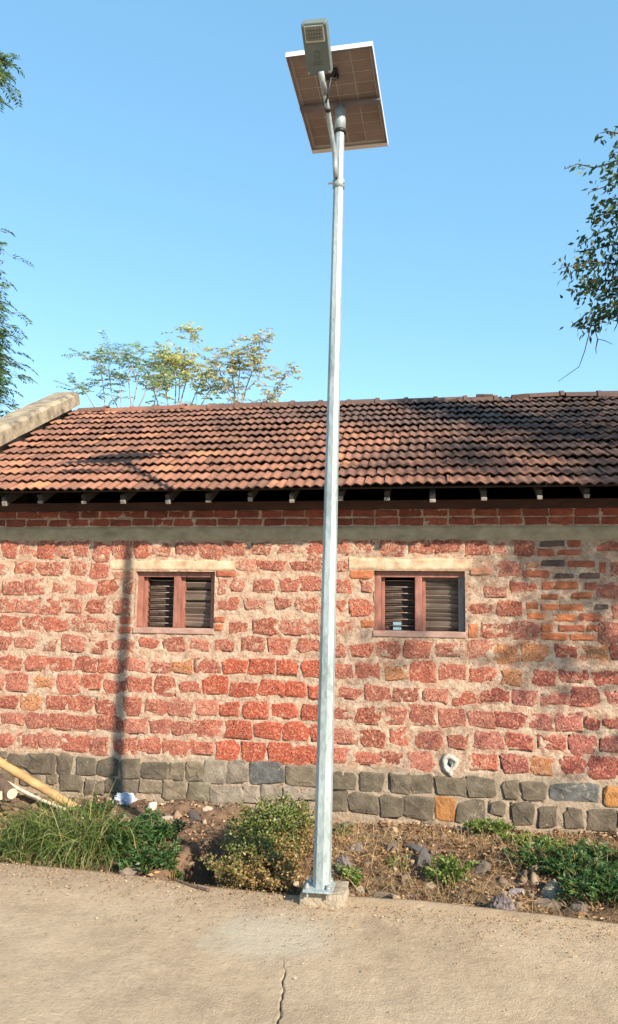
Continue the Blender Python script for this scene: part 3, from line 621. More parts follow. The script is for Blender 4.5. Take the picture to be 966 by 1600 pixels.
# ---- windows
def make_window(i, a, b, c, d):
    w = MB(); fw = 0.052 if i == 0 else 0.058; y0, y1 = WY+0.045, WY+0.115
    w.box((a, y0, c+.05), (a+fw, y1, d)); w.box((b-fw, y0, c+.05), (b, y1, d)) if i == 0 else None
    w.box((a+fw, y0, d-fw), (b-(fw if i == 0 else 0), y1, d))
    win = w.build('window', M['frame'], house); bevel(win, .005)
    tag(win, 'shuttered window nearer the bamboo, left stile brown' if i == 0 else 'shuttered window beyond the post, with grey right stile')
    if i == 1:
        s = MB().box((b-fw, y0, c+.05), (b, y1, d-fw)).build('stile', M['jamb'], win); bevel(s, .005)
    s = MB().box((a-.012, WY-0.022, c-.004), (b+.004, y1, c+.05)).build('sill', M['sill'], win); bevel(s, .006)
    mxx = a+(b-a)*(0.505 if i == 0 else 0.49); mw = 0.032
    s = MB().box((mxx-mw, y0-.006, c+.05), (mxx+mw, y1, d-fw)).build('mullion', M['frame'], win); bevel(s, .005)
    # shutter stiles just inside the frame
    for q in ((a+fw, a+fw+.03), (mxx+mw, mxx+mw+.03)):
        bevel(MB().box((q[0], y1-.02, c+.05), (q[1], y1+.03, d-fw)).build('shutter_stile', M['frame'], win), .003)
    # open louvres on one side, only the thin bars catch the light
    for k in range(8):
        z = c+.05+(d-fw-c-.05)*(k+.7)/8.2
        x0, x1 = a+fw+.03, mxx-mw
        m = MB().tube([(x0, y1-.002, z+random.uniform(-.004, .004)), ((x0+x1)/2, y1-.002, z+random.uniform(-.003, .003)), (x1, y1-.002, z)], 0.0055, 6)
        m.build('bar', M['rod'], win, True)
    for k in range(8):
        z = c+.05+(d-fw-c-.05)*(k+.3)/8.2; x0, x1 = a+fw+.03, mxx-mw
        Mx = Matrix.Translation((0, y1+.05, z)) @ Matrix.Rotation(R(62), 4, 'X')
        MB().box((x0, -.026, -.004), (x1, .026, .004), Mx).build('slat', M['wood_dark'], win)
    for k in range(12):
        z = c+.05+(d-fw-c-.05)*(k+.5)/12; x0, x1 = mxx+mw+.03, b-fw
        Mx = Matrix.Translation((0, y1+.012, z)) @ Matrix.Rotation(R(-52+random.uniform(-7, 7)), 4, 'X') @ Matrix.Rotation(R(random.uniform(-.6, .6)*(1+2*i)), 4, 'Y')
        MB().box((x0, -.027, -.004), (x1, .027, .004), Mx).build('slat', M['slat'], win)
    return win
for i, q in enumerate(WIN): make_window(i, *q)
a, b, c, d = WIN[1]
bx = wp(613, 990)[0]
o = MB().box((bx, WY+.128, c+.052), (bx+.075, WY+.142, c+.122)).build('card', M['blue_card']); bevel(o, .003)
tag(o, 'small pale blue card propped behind the bars of the window right of the post', 'card')

# ---- roof: boarding, rafters, tiles, ridge, gable parapet
def sp(x, s, h=0.0):                                            # a point on the slope: s metres up from the eave, h above the boarding
    return Vector((x, EAVE_Y+s*math.cos(SLOPE)-h*math.sin(SLOPE), EAVE_Z+s*math.sin(SLOPE)+h*math.cos(SLOPE)))
rb = MB()
for sg in (1, -1):
    q = [sp(XL-.10, 0.10, -.045), sp(XR+.2, 0.10, -.045), sp(XR+.2, SLEN, -.045), sp(XL-.10, SLEN, -.045)]; q2 = [v+Vector((0, 0, .016)) for v in q]
    if sg < 0: q = [Vector((v.x, 2*RIDGE_Y-v.y, v.z)) for v in q]; q2 = [Vector((v.x, 2*RIDGE_Y-v.y, v.z)) for v in q2]
    rb.add(q+q2, [(0, 1, 2, 3), (7, 6, 5, 4), (0, 4, 5, 1), (1, 5, 6, 2), (2, 6, 7, 3), (3, 7, 4, 0)])
roof = rb.build('roof', M['dark'], house)  # boarding near black, eave shade put into its colour
MB().box((XL+.03, WY-.004, ZT+.002), (XR-.01, WY+.12, ZT+.085)).build('eave_shade_strip', M['plate'], house)  # strip added to fill the black eave gap with brown shade
for px in (5, 57, 127, 190, 260, 323, 388, 455, 530, 604, 676, 757, 845, 920, 990):
    x = float(at_y(px, 778, EAVE_Y+.06)[0]); t = random.uniform(-.006, .006); lw = random.uniform(.018, .024); s0 = random.uniform(0.03, 0.09)
    Mx = Matrix.Translation(sp(x, s0, -.085)) @ Matrix.Rotation(SLOPE, 4, 'X')
    raf = MB().box((-lw, 0.012, -.055+t), (lw, 1.6, .020), Mx).build('rafter', M['dark'], house)  # sides near black: shade under the eave put into the colour
    bevel(MB().box((-lw-.002, -.006, -.058+t), (lw+.002, .0115, -.024+random.uniform(-.012, .008)), Mx).build('rafter_end', M['rafter'], raf), .004)  # pale cap added, light on the rafter's end put into its colour
NROW = 13; EXPO = SLEN/NROW; TW = 0.171
def tile_mesh(var):
    n = 16; V = []; Fc = []; L = EXPO+0.05; hh = 0.020
    rows = ((0.0, 0.0), (L, 0.0))
    for (s, _) in rows:
        for i in range(n+1):
            u = i/n; x = (u-0.5)*(TW+0.012)
            z = hh*(0.5+0.5*math.cos(2*math.pi*(u*2)))**0.8
            V.append((x, s, z+(0.022 if s == 0 else -0.012)))
    for i in range(n+1):
        x, s, z = V[i]; V.append((x, 0.003, z-0.011))
    for i in range(n):
        Fc.append((i, i+1, n+1+i+1, n+1+i)); Fc.append((2*(n+1)+i, 2*(n+1)+i+1, i+1, i))
    return V, Fc
TV, TF = tile_mesh(0); tmesh = mesh_from('roof_tile', np.array(TV), TF, M['tile'], True)
tmesh.polygons.foreach_set('use_smooth', [k % 2 == 0 for k in range(len(tmesh.polygons))])
tmesh.materials.append(M['tile_lip']); tmesh.polygons.foreach_set('material_index', [k % 2 for k in range(len(tmesh.polygons))])
cand = []
ncol = int((XR+.26-XL)/TW)
for r in range(NROW):
    for c in range(ncol):
        x = XL-0.05+TW*(c+.5)+(TW*.5 if r % 2 else 0); s = r*EXPO-0.01
        p = sp(x, s); d = np.array(p)-CAMP; dep = d@cf; px = 483+F*(d@cr)/dep
        cand.append((0 if -25 < px < 990 else 1, r, abs(px-483), x, s, px))
vis = sorted(cand)
single = vis[:300]; rest = vis[300:]
def tile_mat(x, s, rough=1.0):
    sagz = 0.018*(float(vnoise(np.array(x*0.55), np.array(s*0.8), 15))-0.5)*2
    Mx = Matrix.Translation(sp(x+random.uniform(-.006, .006)*rough, s+random.uniform(-.012, .012)*rough, 0.004+sagz)) @ Matrix.Rotation(SLOPE, 4, 'X')
    return Mx @ Matrix.Rotation(R(random.gauss(0, 1.8)), 4, 'Z') @ Matrix.Rotation(R(random.gauss(0, 1.3)), 4, 'Y') @ Matrix.Rotation(R(random.gauss(0, .7)), 4, 'X')
for (_, r, _, x, s, px) in single:
    Mx = tile_mat(x, s); o = bpy.data.objects.new('roof_tile', tmesh); COL.objects.link(o)
    attach(o, roof, Mx.to_translation()); o.rotation_euler = Mx.to_euler()
up = MB(); nV = np.array(TV)
for (_, r, _, x, s, px) in rest: Mx = tile_mat(x, s); up.add([Mx @ Vector(v) for v in TV], TF)
for (_, r, _, x, s, px) in cand[::1]:                          # far slope
    Mx = tile_mat(x, s); up.add([(lambda v: (v.x, 2*RIDGE_Y-v.y, v.z))(Mx @ Vector(v)) for v in TV], [tuple(reversed(f)) for f in TF])
o = up.build('roof_tile', M['tile'], roof); o.data.materials.append(M['tile_lip']); o.data.polygons.foreach_set('material_index', [k % 2 for k in range(len(o.data.polygons))]); tag(o, kind='stuff')
def ridge_tile(x0, x1, z, tilt, yoff=0.0, roll=0.0):
    n = 8; V = []; Fc = []; prof = ((x0, .105), (x1-.05, .112), (x1-.045, .128), (x1, .128))
    for (x, r) in prof:
        for rr in (r, r-.016):
            for i in range(n+1):
                a = math.pi*i/n; V.append((x-(x0+x1)/2, -math.cos(a)*rr*1.15, math.sin(a)*rr*0.78-0.03))
    m = n+1
    for k in range(len(prof)-1):
        for i in range(n):
            Fc.append((k*2*m+i, (k+1)*2*m+i, (k+1)*2*m+i+1, k*2*m+i+1))
    for k in (0, len(prof)-1):
        for i in range(n): Fc.append((k*2*m+i, k*2*m+i+1, k*2*m+m+i+1, k*2*m+m+i))
    Mx = Matrix.Translation(((x0+x1)/2, RIDGE_Y+yoff, z)) @ Matrix.Rotation(R(tilt), 4, 'Y') @ Matrix.Rotation(R(roll), 4, 'X')
    return mk('ridge_tile', [Mx @ Vector(v) for v in V], Fc, M['tile'], roof, smooth=False)
x = XL+0.01; i = 0
while x < XR:
    w = 0.40; px = 483+F*((np.array((x, RIDGE_Y, RIDGE_Z))-CAMP)@cr)/((np.array((x, RIDGE_Y, RIDGE_Z))-CAMP)@cf)
    loose = px > 715
    ridge_tile(x, x+w, RIDGE_Z-0.012+(random.uniform(-.03, .03) if loose else random.uniform(-.006, .008)), random.gauss(0, 3.0 if loose else .8), random.uniform(-.04, .03) if loose else 0, random.gauss(0, 8 if loose else 2))
    x += w-0.045+(random.choice((0, .02, .06)) if loose else 0); i += 1
for px, py in ((757, 622), (812, 622)):
    q = at_y(px, py, RIDGE_Y-.05); x = float(q[0]); Mx = Matrix.Translation(q) @ Matrix.Rotation(R(random.uniform(-5, 5)), 4, 'Y')
    bevel(MB().box((-.10, -.06, -.03), (.10, .06, .035), Mx).build('loose_brick', M['tile_lip'], roof), .006)
# parapet coping over the gable
COPE = ((-.24, .075), (-.24, .22), (-.19, .262), (.07, .262), (.125, .225), (.125, .085), (-.01, .075), (-.01, -.12), (-.12, -.12), (-.12, .075))
V = []; n = 40
for i in range(n+1):
    s = -0.15+(SLEN+0.20)*i/n
    for (dx, h) in COPE:
        j = 0.022*(float(fbm(np.array(s*5), np.array(dx*9+h*7), 91, 3))-0.5)
        V.append(tuple(sp(XL-.125+dx+j*.5, s, h+j)))
kc = len(COPE)
Fc = [(i*kc+k, i*kc+(k+1) % kc, (i+1)*kc+(k+1) % kc, (i+1)*kc+k) for i in range(n) for k in range(kc)] + [tuple(range(kc)), tuple(reversed(range(n*kc, n*kc+kc)))]
par = mk('gable_parapet', V, Fc, M['coping'], house, smooth=False); tag(par, 'weathered cement coping over the gable end')

# ---- round white pipe end in the bottom course
pc = wp(703, 1192); ring = empty('wall_pipe', (pc[0], WY-.03, pc[1])); tag(ring, 'round chipped white pipe end set in the wall above the dark foundation stones', 'pipe end')
V = []; n = 18; prof = ((.080, .05), (.080, -.012), (.066, -.030), (.048, -.030), (.038, -.014), (.0001, -.010))
for r_, y in prof:
    for k in range(n):
        a = 2*math.pi*k/n; q = r_*(1+.10*math.sin(a*3+1)+.05*math.sin(a*7)); V.append((pc[0]+q*math.cos(a)*.9, WY-.012+y, pc[1]+q*math.sin(a)*1.05))
Fc = [(j*n+k, (j+1)*n+k, (j+1)*n+(k+1) % n, j*n+(k+1) % n) for j in range(len(prof)-1) for k in range(n)]
mk('rim', V, Fc, M['white_ceramic'], ring, smooth=True)
MB().tube([(pc[0]+.004, WY-.020, pc[1]-.030), (pc[0], WY-.028, pc[1]), (pc[0]-.006, WY-.020, pc[1]+.036)], [.008, .017, .007], 8).build('slot', M['rubber'], ring, True)
MB().tube([(pc[0]+.01, WY-.020, pc[1]-.062), (pc[0]+.006, WY-.024, pc[1]-.09), (pc[0]+.008, WY-.018, pc[1]-.112)], [.018, .022, .008], 8).build('drip', M['white_ceramic'], ring, True)

# ================================================================== the solar street light
foot = at_z(503, 1388, .10); FX, FY = float(foot[0]), float(foot[1])
ptop = at_y(532, 168, FY); pmid = at_y(530, 288, FY)
lamp = empty('solar_street_light', (FX, FY, 0.0)); tag(lamp, 'tall galvanised solar street light bolted to a small concrete footing at the road edge', 'street light')
def pole_pt(z): k = (z-.10)/(ptop[2]-.10); return Vector((FX+(ptop[0]-FX)*k, FY, z))
rb_ = 27.5*pxsize((FX, FY, .3))/2; rt_ = 15.0*pxsize(pmid)/2
zs = np.linspace(.112, float(ptop[2])-.06, 14); zt = float(ptop[2])
MB().tube([pole_pt(z) for z in zs], [(rb_+(rt_-rb_)*(z-.1)/(float(pmid[2])-.1))*1.04 for z in zs], 8, True, R(13)).build('pole', M['galv'], lamp)
# footing, base plate, bolts
f = at_z(502, 1419, 0.0); fl = at_z(465, 1419, 0)[0]; fr = at_z(541, 1417, 0)[0]
def rough_box(name, lo, hi, n, mat, parent, amp, seed):
    import bmesh
    bm = bmesh.new(); bmesh.ops.create_cube(bm, size=1.0)
    bmesh.ops.subdivide_edges(bm, edges=bm.edges[:], cuts=n, use_grid_fill=True)
    lo = np.array(lo); hi = np.array(hi); c = (lo+hi)/2
    for v in bm.verts:
        p = np.array(v.co); r = np.abs(p)*2
        k = 1-0.05*max(0, sorted(r)[1]-0.7)/0.3
        q = c+p*k*(hi-lo)
        q = q+amp*np.array([float(fbm(np.array(q[1]*14+i*9), np.array(q[2]*14+q[0]*11), seed+i, 4))-0.5 for i in range(3)])
        v.co = Vector(q)
    me = bpy.data.meshes.new(name); bm.to_mesh(me); bm.free()
    V = np.array([v.co[:] for v in me.vertices]); Fc = [tuple(p.vertices) for p in me.polygons]; bpy.data.meshes.remove(me)
    return mk(name, V, Fc, mat, parent, smooth=False)
rough_box('footing', (fl, float(f[1]), -.12), (fr, float(f[1])+.25, .080), 12, M['footing'], lamp, .022, 401)
pw = rb_*1.55; px0 = FX-.008
bp = MB().box((px0-pw-.012, FY-pw-.01, .100), (px0+pw, FY+pw, .113)).build('base_plate', M['galv'], lamp); bevel(bp, .003)
for sx in (-1, 1):
    for sy in (-1, 1):
        bxx, byy = px0-.006+sx*(pw-.018), FY+sy*(pw-.02)
        bo = MB().tube([(bxx, byy, .07), (bxx, byy, .145)], .008, 8).build('anchor_bolt', M['bolt'], lamp)
        MB().tube([(bxx, byy, .1135), (bxx, byy, .127)], .0155, 6).build('nut', M['bolt'], bo)
# clamp band, bracket arm, head
pcl = pole_pt(float(pmid[2]))
MB().tube([pcl-Vector((0, 0, .028)), pcl+Vector((0, 0, .028))], rt_*1.25, 12).build('clamp_band', M['galv'], lamp, True)
MB().tube([pcl+Vector((-rt_*2.2, -.02, 0)), pcl+Vector((rt_*1.5, -.02, 0))], .006, 6).build('clamp_bolt', M['bolt'], lamp)
A0 = pcl+Vector((-.012, -rt_-.018, .02)); A1 = Vector(at_y(523, 240, FY-.10)); A2 = Vector(at_y(513, 175, FY-.26)); A3 = Vector(at_y(503.5, 122, FY-.46))
arm = MB().tube([A0, A0+(A1-A0)*.5, A1, A2, A3], [.017, .017, .016, .015, .015], 10).build('bracket_arm', M['galv'], lamp, True)
adir = (A3-A2).normalized(); 
MB().tube([A3-adir*.10, A3+adir*.04], .0185, 12).build('spigot', M['galv'], lamp, True)
tm = A2+adir*.02; MB().tube([tm-adir*.012, tm+adir*.012], .021, 10).build('cable_tie', M['rubber'], lamp, True)
# lamp head: solve it from the arm end, lying along the arm towards the viewer
def head():
    n0 = Vector(at_y(499.5, 117, FY-.47)); n1 = Vector(at_y(489.5, 35.5, FY-.70))
    ax = (n1-n0); L = ax.length; ax.normalize()
    rgt = Vector((1, 0, 0)); rgt = (rgt-ax*rgt.dot(ax)).normalized(); nz = -rgt.cross(ax)   # nz up
    rl = Matrix.Rotation(R(-7), 3, ax); rgt = rl @ rgt; nz = rl @ nz
    def P(u, v, w): return n0+rgt*u+ax*v+nz*w
    wa, wb = 37.5*pxsize(n0)/2, 41.5*pxsize(n1)/2
    def slab(m, u0, u1, v0, v1, w0, w1):
        V = [P(u, v, w) for w in (w0, w1) for (u, v) in ((u0, v0), (u1, v0), (u1, v1), (u0, v1))]
        m.add(V, [(3, 2, 1, 0), (4, 5, 6, 7), (0, 1, 5, 4), (1, 2, 6, 5), (2, 3, 7, 6), (3, 0, 4, 7)]); return m
    w_ = (wa+wb)/2
    b = MB(); V = []
    for (v, hw) in ((0, wa), (L*.1, wa*1.03), (L*.9, wb), (L, wb*.97)):
        V += [P(-hw, v, 0), P(hw, v, 0), P(hw, v, .055), P(hw*.7, v, .075), P(-hw*.7, v, .075), P(-hw, v, .055)]
    Fc = [(i*6+(k+1) % 6, i*6+k, (i+1)*6+k, (i+1)*6+(k+1) % 6) for i in range(3) for k in range(6)] + [(0, 1, 2, 3, 4, 5), (23, 22, 21, 20, 19, 18)]
    hd = mk('lamp_head', V, Fc, M['lamp_body'], lamp); bevel(hd, .006)
    tr = slab(MB(), -w_*.78, w_*.78, L*.64, L*.95, -.005, -.001).build('trim', M['lens_trim'], hd)
    slab(MB(), -w_*.68, w_*.68, L*.675, L*.935, -.008, -.0052).build('lens', M['lens'], hd)
    for r_ in range(4):
        for c_ in range(6):
            u = w_*(-.55+1.1*c_/5); v = L*(.70+.20*r_/3)
            MB().tube([P(u, v, -.0105), P(u, v, -.0085)], .007, 8).build('led', M['led'], hd)
    # printed mark and small lettering lines under the housing
    mk_ = MB(); V = []; nn = 16
    for k in range(nn):
        a = 2*math.pi*k/nn
        for q in (.60, 1.0): V.append(P(.019*q*math.cos(a), L*.40+.024*q*math.sin(a), -.0016))
    mk_.add(V, [(2*k, 2*k+1, (2*k+3) % (2*nn), (2*k+2) % (2*nn)) for k in range(nn)])
    for (v, hw) in ((.27, .026), (.235, .034), (.195, .022)): slab(mk_, -hw, hw, L*v, L*(v+.012), -.0016, -.0010)
    mk_.build('printed_mark', M['print'], hd)
    for u in (-.85, .85):
        for v in (.05, .97): MB().tube([P(u*w_, L*v, -.004), P(u*w_, L*v, -.0008)], .006, 6).build('screw', M['bolt'], hd)
head()
# panel: four corners as solved from the picture
PC = [Vector(v) for v in ((-0.901, 4.391, 5.203), (-0.350, 4.355, 5.191), (-0.316, 5.156, 5.024), (-0.867, 5.192, 5.036))]
pu = ((PC[1]-PC[0])+(PC[2]-PC[3]))/2; pv = ((PC[3]-PC[0])+(PC[2]-PC[1]))/2; pwid, plen = pu.length, pv.length
pcen = sum(PC, Vector())/4; pu.normalize(); pv = (pv-pu*pv.dot(pu)).normalized(); pn = pu.cross(pv)
if pn.z < 0: pn = -pn
def Q(u, v, w): return pcen+pu*u+pv*v+pn*w
def pslab(m, u0, u1, v0, v1, w0, w1):
    V = [Q(u, v, w) for w in (w0, w1) for (u, v) in ((u0, v0), (u1, v0), (u1, v1), (u0, v1))]
    m.add(V, [(3, 2, 1, 0), (4, 5, 6, 7), (0, 1, 5, 4), (1, 2, 6, 5), (2, 3, 7, 6), (3, 0, 4, 7)]); return m
hw, hl = pwid/2, plen/2; ft = .030
panel = pslab(MB(), -hw+.004, hw-.004, -hl+.004, hl-.004, .022, .026).build('solar_panel', M['backsheet'], lamp)
for (u0, u1, v0, v1) in ((-hw, hw, -hl, -hl+.003), (-hw, hw, hl-.003, hl), (-hw, -hw+.003, -hl+.003, hl-.003), (hw-.003, hw, -hl+.003, hl-.003)):
    pslab(MB(), u0, u1, v0, v1, -.004, ft+.003).build('frame', M['alu'], panel)
for (u0, u1, v0, v1) in ((-hw+.003, hw-.003, hl-.033, hl-.003), (-hw+.003, -hw+.016, -hl+.003, hl-.033), (hw-.016, hw-.003, -hl+.003, hl-.033), (-hw+.016, hw-.016, -hl+.003, -hl+.014)):
    pslab(MB(), u0, u1, v0, v1, -.004, -.001).build('frame_flange', M['alu'] if v0 > 0 else M['alu_dark'], panel)  # far flange bright as if lit, the others dark as if in shade
pslab(MB(), -hw+.004, hw-.004, -hl+.004, hl-.004, .0265, .030).build('glass', M['glass'], panel)
nc, nr = 4, 9; mu, mv = hw*2-.05, hl*2-.075
cw, chh = mu/nc, mv/nr
for i in range(nc):
    for j in range(nr):
        u = -mu/2+cw*i; v = -mv/2-.008+chh*j
        pslab(MB(), u+.003, u+cw-.003, v+.003, v+chh-.003, .0195, .0219).build('cell', M['cell'], panel)
pslab(MB(), -hw+.004, hw-.004, -.02, .02, -.022, -.005).build('cross_rail', M['alu_dark'], panel)
jb = pslab(MB(), -.055, .03, -hl*.66, -hl*.48, -.004, .019).build('junction_box', M['rubber'], panel); bevel(jb, .006)
# sleeve and bracket at the top of the post
top = pole_pt(zt)
MB().tube([top+Vector((0, 0, -.17)), top+Vector((0, 0, -.02))], rt_*1.18, 12).build('sleeve', M['galv'], lamp, True)
MB().tube([top+Vector((0, 0, -.185)), top+Vector((0, 0, -.165))], rt_*1.26, 12).build('sleeve_clamp', M['rubber'], lamp, True)
hz = Q(0, 0, -.022)
MB().tube([top+Vector((0, 0, -.04)), Vector((top.x, top.y, max(top.z+.01, hz.z-.01)))], rt_*.95, 10).build('tilt_bracket', M['alu_dark'], lamp, True)
# feed cable: from the panel's box down to the arm, then inside it; second one down the dark side of the pole
c0 = Q(.01, -hl*.55, -.004); c1 = Vector(at_y(517, 122, FY-.40)); c2 = A3-adir*.13+Vector((0, 0, -.03))
MB().tube([c0, c0.lerp(c1, .5)+Vector((.02, 0, -.02)), c1, c1.lerp(c2, .6)+Vector((0, 0, -.02)), c2], .0065, 6).build('cable', M['rubber'], lamp, True)

# ================================================================== things on the verge
def vz(x, y): return float(verge_z(np.array(x), np.array(y)))
def on_verge(px, py):
    z = -0.08
    for _ in range(6):
        p = at_z(px, py, z); z = vz(p[0], p[1])
    return Vector((float(p[0]), float(p[1]), z))
def rock(px, py, sz, label, col, sq=(1, .8, .7), yw=0, cat='stone', group=None, rise=0.10, mat='rock', name='stone', seed=None):
    import bmesh
    bm = bmesh.new(); bmesh.ops.create_icosphere(bm, subdivisions=3, radius=1.0); seed = seed or random.randint(0, 9999)
    cuts = [Vector((random.gauss(0, 1), random.gauss(0, 1), random.gauss(0, 1))).normalized() for _ in range(11)]
    V = []
    for v in bm.verts:
        p = v.co.copy()
        for c in cuts:
            d = p.dot(c)-0.50
            if d > 0: p -= c*d*0.9
        p *= 1+0.22*(float(fbm(np.array(p.x*2+p.z*1.3+9), np.array(p.y*2+p.z), seed, 4))-0.5)
        V.append((p.x*sq[0]*sz, p.y*sq[1]*sz, p.z*sq[2]*sz))
    Fc = [tuple(q.index for q in f.verts) for f in bm.faces]; bm.free()
    c = on_verge(px, py); Mx = Matrix.Rotation(yw, 3, 'Z') @ Matrix.Rotation(random.uniform(-.3, .3), 3, 'X')
    V = [(Mx @ Vector(v))+c+Vector((0, 0, sz*sq[2]*rise)) for v in V]
    o = mk(name, V, Fc, M[mat], origin=c); o.color = (*col, 1); tag(o, label, cat, group); return o
GRYC, TANC, PALE = (0.15, 0.115, 0.085), (0.27, 0.19, 0.115), (0.52, 0.42, 0.31)
ROCKS = [
 (663, 1352, .105, 'dark upright boulder leaning in the dry bank below the orange foundation stone', (0.115, 0.10, 0.09), (.75, .7, 1.3)),
 (648, 1322, .07, 'small dark flat stone just above the upright boulder', (0.10, 0.085, 0.08), (1.3, .8, .6)),
 (612, 1330, .075, 'grey rounded stone half sunk in dry leaves between post and boulder', GRYC, (1.2, .8, .8)),
 (556, 1330, .085, 'brown grey stone in the bank just right of the post', (0.19, 0.15, 0.12), (1.3, .9, .7)),
 (583, 1310, .07, 'tan stone lying against the foundation right of the post', TANC, (1.4, .8, .7)),
 (540, 1292, .10, 'dark slanting stone fallen from the foundation beside the post', (0.11, 0.10, 0.09), (1.3, .7, .6)),
 (783, 1312, .06, 'pale broken stone among the green creeper by the wall', PALE, (1, .8, .9)),
 (752, 1362, .08, 'grey stone in straw below the pale broken stone', GRYC, (1.2, .9, .8)),
 (862, 1398, .11, 'large tan pointed stone at the foot of the creeper', (0.34, 0.27, 0.18), (1.1, .8, 1.0)),
 (808, 1380, .065, 'lilac grey stone in the straw left of the large tan stone', (0.34, 0.28, 0.27), (1.3, .8, .6)),
 (905, 1418, .07, 'brown stone by the slab edge under the creeper', (0.20, 0.145, 0.10), (1.4, .8, .7)),
 (238, 1262, .075, 'white washed stone next to the crumpled sack', (0.66, 0.62, 0.56), (1.0, .8, 1.1)),
 (262, 1282, .06, 'pale stone at the head of the drain hollow', (0.46, 0.38, 0.29), (1.2, .8, .8)),
 (322, 1266, .05, 'white stone on top of the rubble at the shrub', PALE, (1.3, .7, .6)),
 (305, 1280, .085, 'dark stone over the drain hollow', (0.09, 0.075, 0.065), (1.3, .8, .7)),
 (205, 1366, .07, 'brown stone at the slab edge below the grass', (0.22, 0.165, 0.115), (1.4, .7, .7)),
 (478, 1382, .035, 'small brown round stone left of the footing', (0.26, 0.18, 0.13), (1, 1, .9)),
 (600, 1400, .06, 'long brown stone bedded along the slab edge near the footing', (0.22, 0.17, 0.115), (1.9, .7, .7)),
 (640, 1405, .05, 'grey brown stone bedded along the slab edge', (0.19, 0.15, 0.11), (1.6, .8, .8)),
 (563, 1397, .045, 'pale tan stone touching the footing', (0.40, 0.33, 0.24), (1.1, .8, 1.0)),
 (850, 1418, .06, 'brown block bedded along the slab edge right of the rag', (0.17, 0.125, 0.085), (2.2, .7, .8)),
]
for (px, py, sz, lb, col, sq) in ROCKS: rock(px, py, sz, lb, col, sq, random.uniform(-.4, .4), group='stones in the verge')

# crumpled cloth, sack
def crumple(name, px, py, sx, sz, mat, label, cat, seed):
    import bmesh
    bm = bmesh.new(); bmesh.ops.create_icosphere(bm, subdivisions=4, radius=1.0); c = on_verge(px, py); V = []
    for v in bm.verts:
        p = v.co
        r = 1+0.55*abs(float(fbm(np.array(p.x*2.6+p.y*1.7+5), np.array(p.z*2.2+p.y), seed, 3))-0.5)*2 - 0.35*abs(float(fbm(np.array(p.x*6+5), np.array(p.z*2+p.y*4), seed+3, 3))-0.5)*2
        V.append((c.x+p.x*sx*r, c.y+p.y*sx*.7*r, c.z+sz*.7+p.z*sz*r))
    Fc = [tuple(q.index for q in f.verts) for f in bm.faces]; bm.free()
    o = mk(name, V, Fc, M[mat], origin=c); tag(o, label, cat); return o
crumple('rag', 787, 1424, .062, .072, 'rag', 'crumpled faded grey rag lying against the slab edge', 'rag', 503)
crumple('rag', 537, 1368, .05, .07, 'rag', 'pale crumpled rag in the leaves right beside the post', 'rag', 509)
crumple('sack', 196, 1256, .085, .055, 'bag', 'crumpled white sack with blue print at the foot of the wall', 'sack', 521)

# bamboo, sticks, logs
def pole3(name, pa, pb, r0, r1, mat, label, cat, nodes=0, sag=0.0, n=10, bend=0.0):
    a, b = Vector(pa), Vector(pb); root = MB(); k = 24; pts = []; rr = []
    for i in range(k+1):
        t = i/k; p = a.lerp(b, t)+Vector((0, 0, -sag*4*t*(1-t)))+Vector((bend*math.sin(t*7), 0, bend*math.cos(t*5))); pts.append(p)
        r = r0+(r1-r0)*t
        if nodes and i % max(1, k//nodes) == 0: r *= 1.14
        rr.append(r)
    root.tube(pts, rr, n); o = root.build(name, M[mat], smooth=True); tag(o, label, cat); return o
pole3('bamboo_pole', at_y(-60, 1155, 6.75), Vector(at_y(117, 1262, 6.55)), .040, .036, 'bamboo', 'thick yellow bamboo pole slanting down into the grass', 'bamboo pole', 5)
pole3('stick', at_y(-40, 1196, 6.60), Vector(at_y(104, 1266, 6.42)), .020, .012, 'stick', 'thin bleached stick lying just below the thick bamboo', 'stick', 0, .01, 8, .006)
pole3('stick', at_y(-40, 1246, 6.45), Vector(at_y(48, 1262, 6.35)), .020, .014, 'bark_dark', 'dark bark covered stick lowest in the wood pile', 'stick', 0, 0, 8, .006)
pole3('stick', at_y(-30, 1262, 6.40), Vector(at_y(30, 1250, 6.5)), .014, .012, 'bark_dark', 'short dark stick crossing under the wood pile', 'stick', 0, 0, 8, .004)
def log(px, py, y, r, label, dx):
    root = empty('log', Vector(at_y(px, py, y))-Vector((0, 0, r))); tag(root, label, 'log', 'cut logs in the wood pile')
    e = Vector(at_y(px, py, y)); b = e+Vector((-dx, .38, .06)); d = (b-e).normalized()
    MB().tube([e, e.lerp(b, .5)+Vector((0, 0, .008)), b], [r, r*1.05, r*.98], 12).build('bark', M['bark_dark'], root, True)
    MB().tube([e-d*.006, e+d*.001], r*.93, 12).build('cut_face', M['log_end'], root)
log(19, 1240, 6.33, .048, 'short cut log with pale end under the thin stick', .45)
log(1, 1243, 6.36, .040, 'cut log end at the edge of the wood pile, beside the larger log', .5)
e0 = at_z(272, 1379, .015); e1 = at_z(326, 1391, .012)
pole3('stick', e0+np.array([-.02, .05, .0]), e1, .006, .012, 'bark_dark', 'dark dry stick lying on the slab edge in front of the drain hollow', 'stick', 0, 0, 7, .004)
pole3('stick', on_verge(140, 1340)+Vector((0, 0, .02)), Vector(at_y(185, 1288, 5.9)), .006, .004, 'stick', 'thin pale twig rising out of the dark green weeds', 'stick', 0, 0, 6, .006)

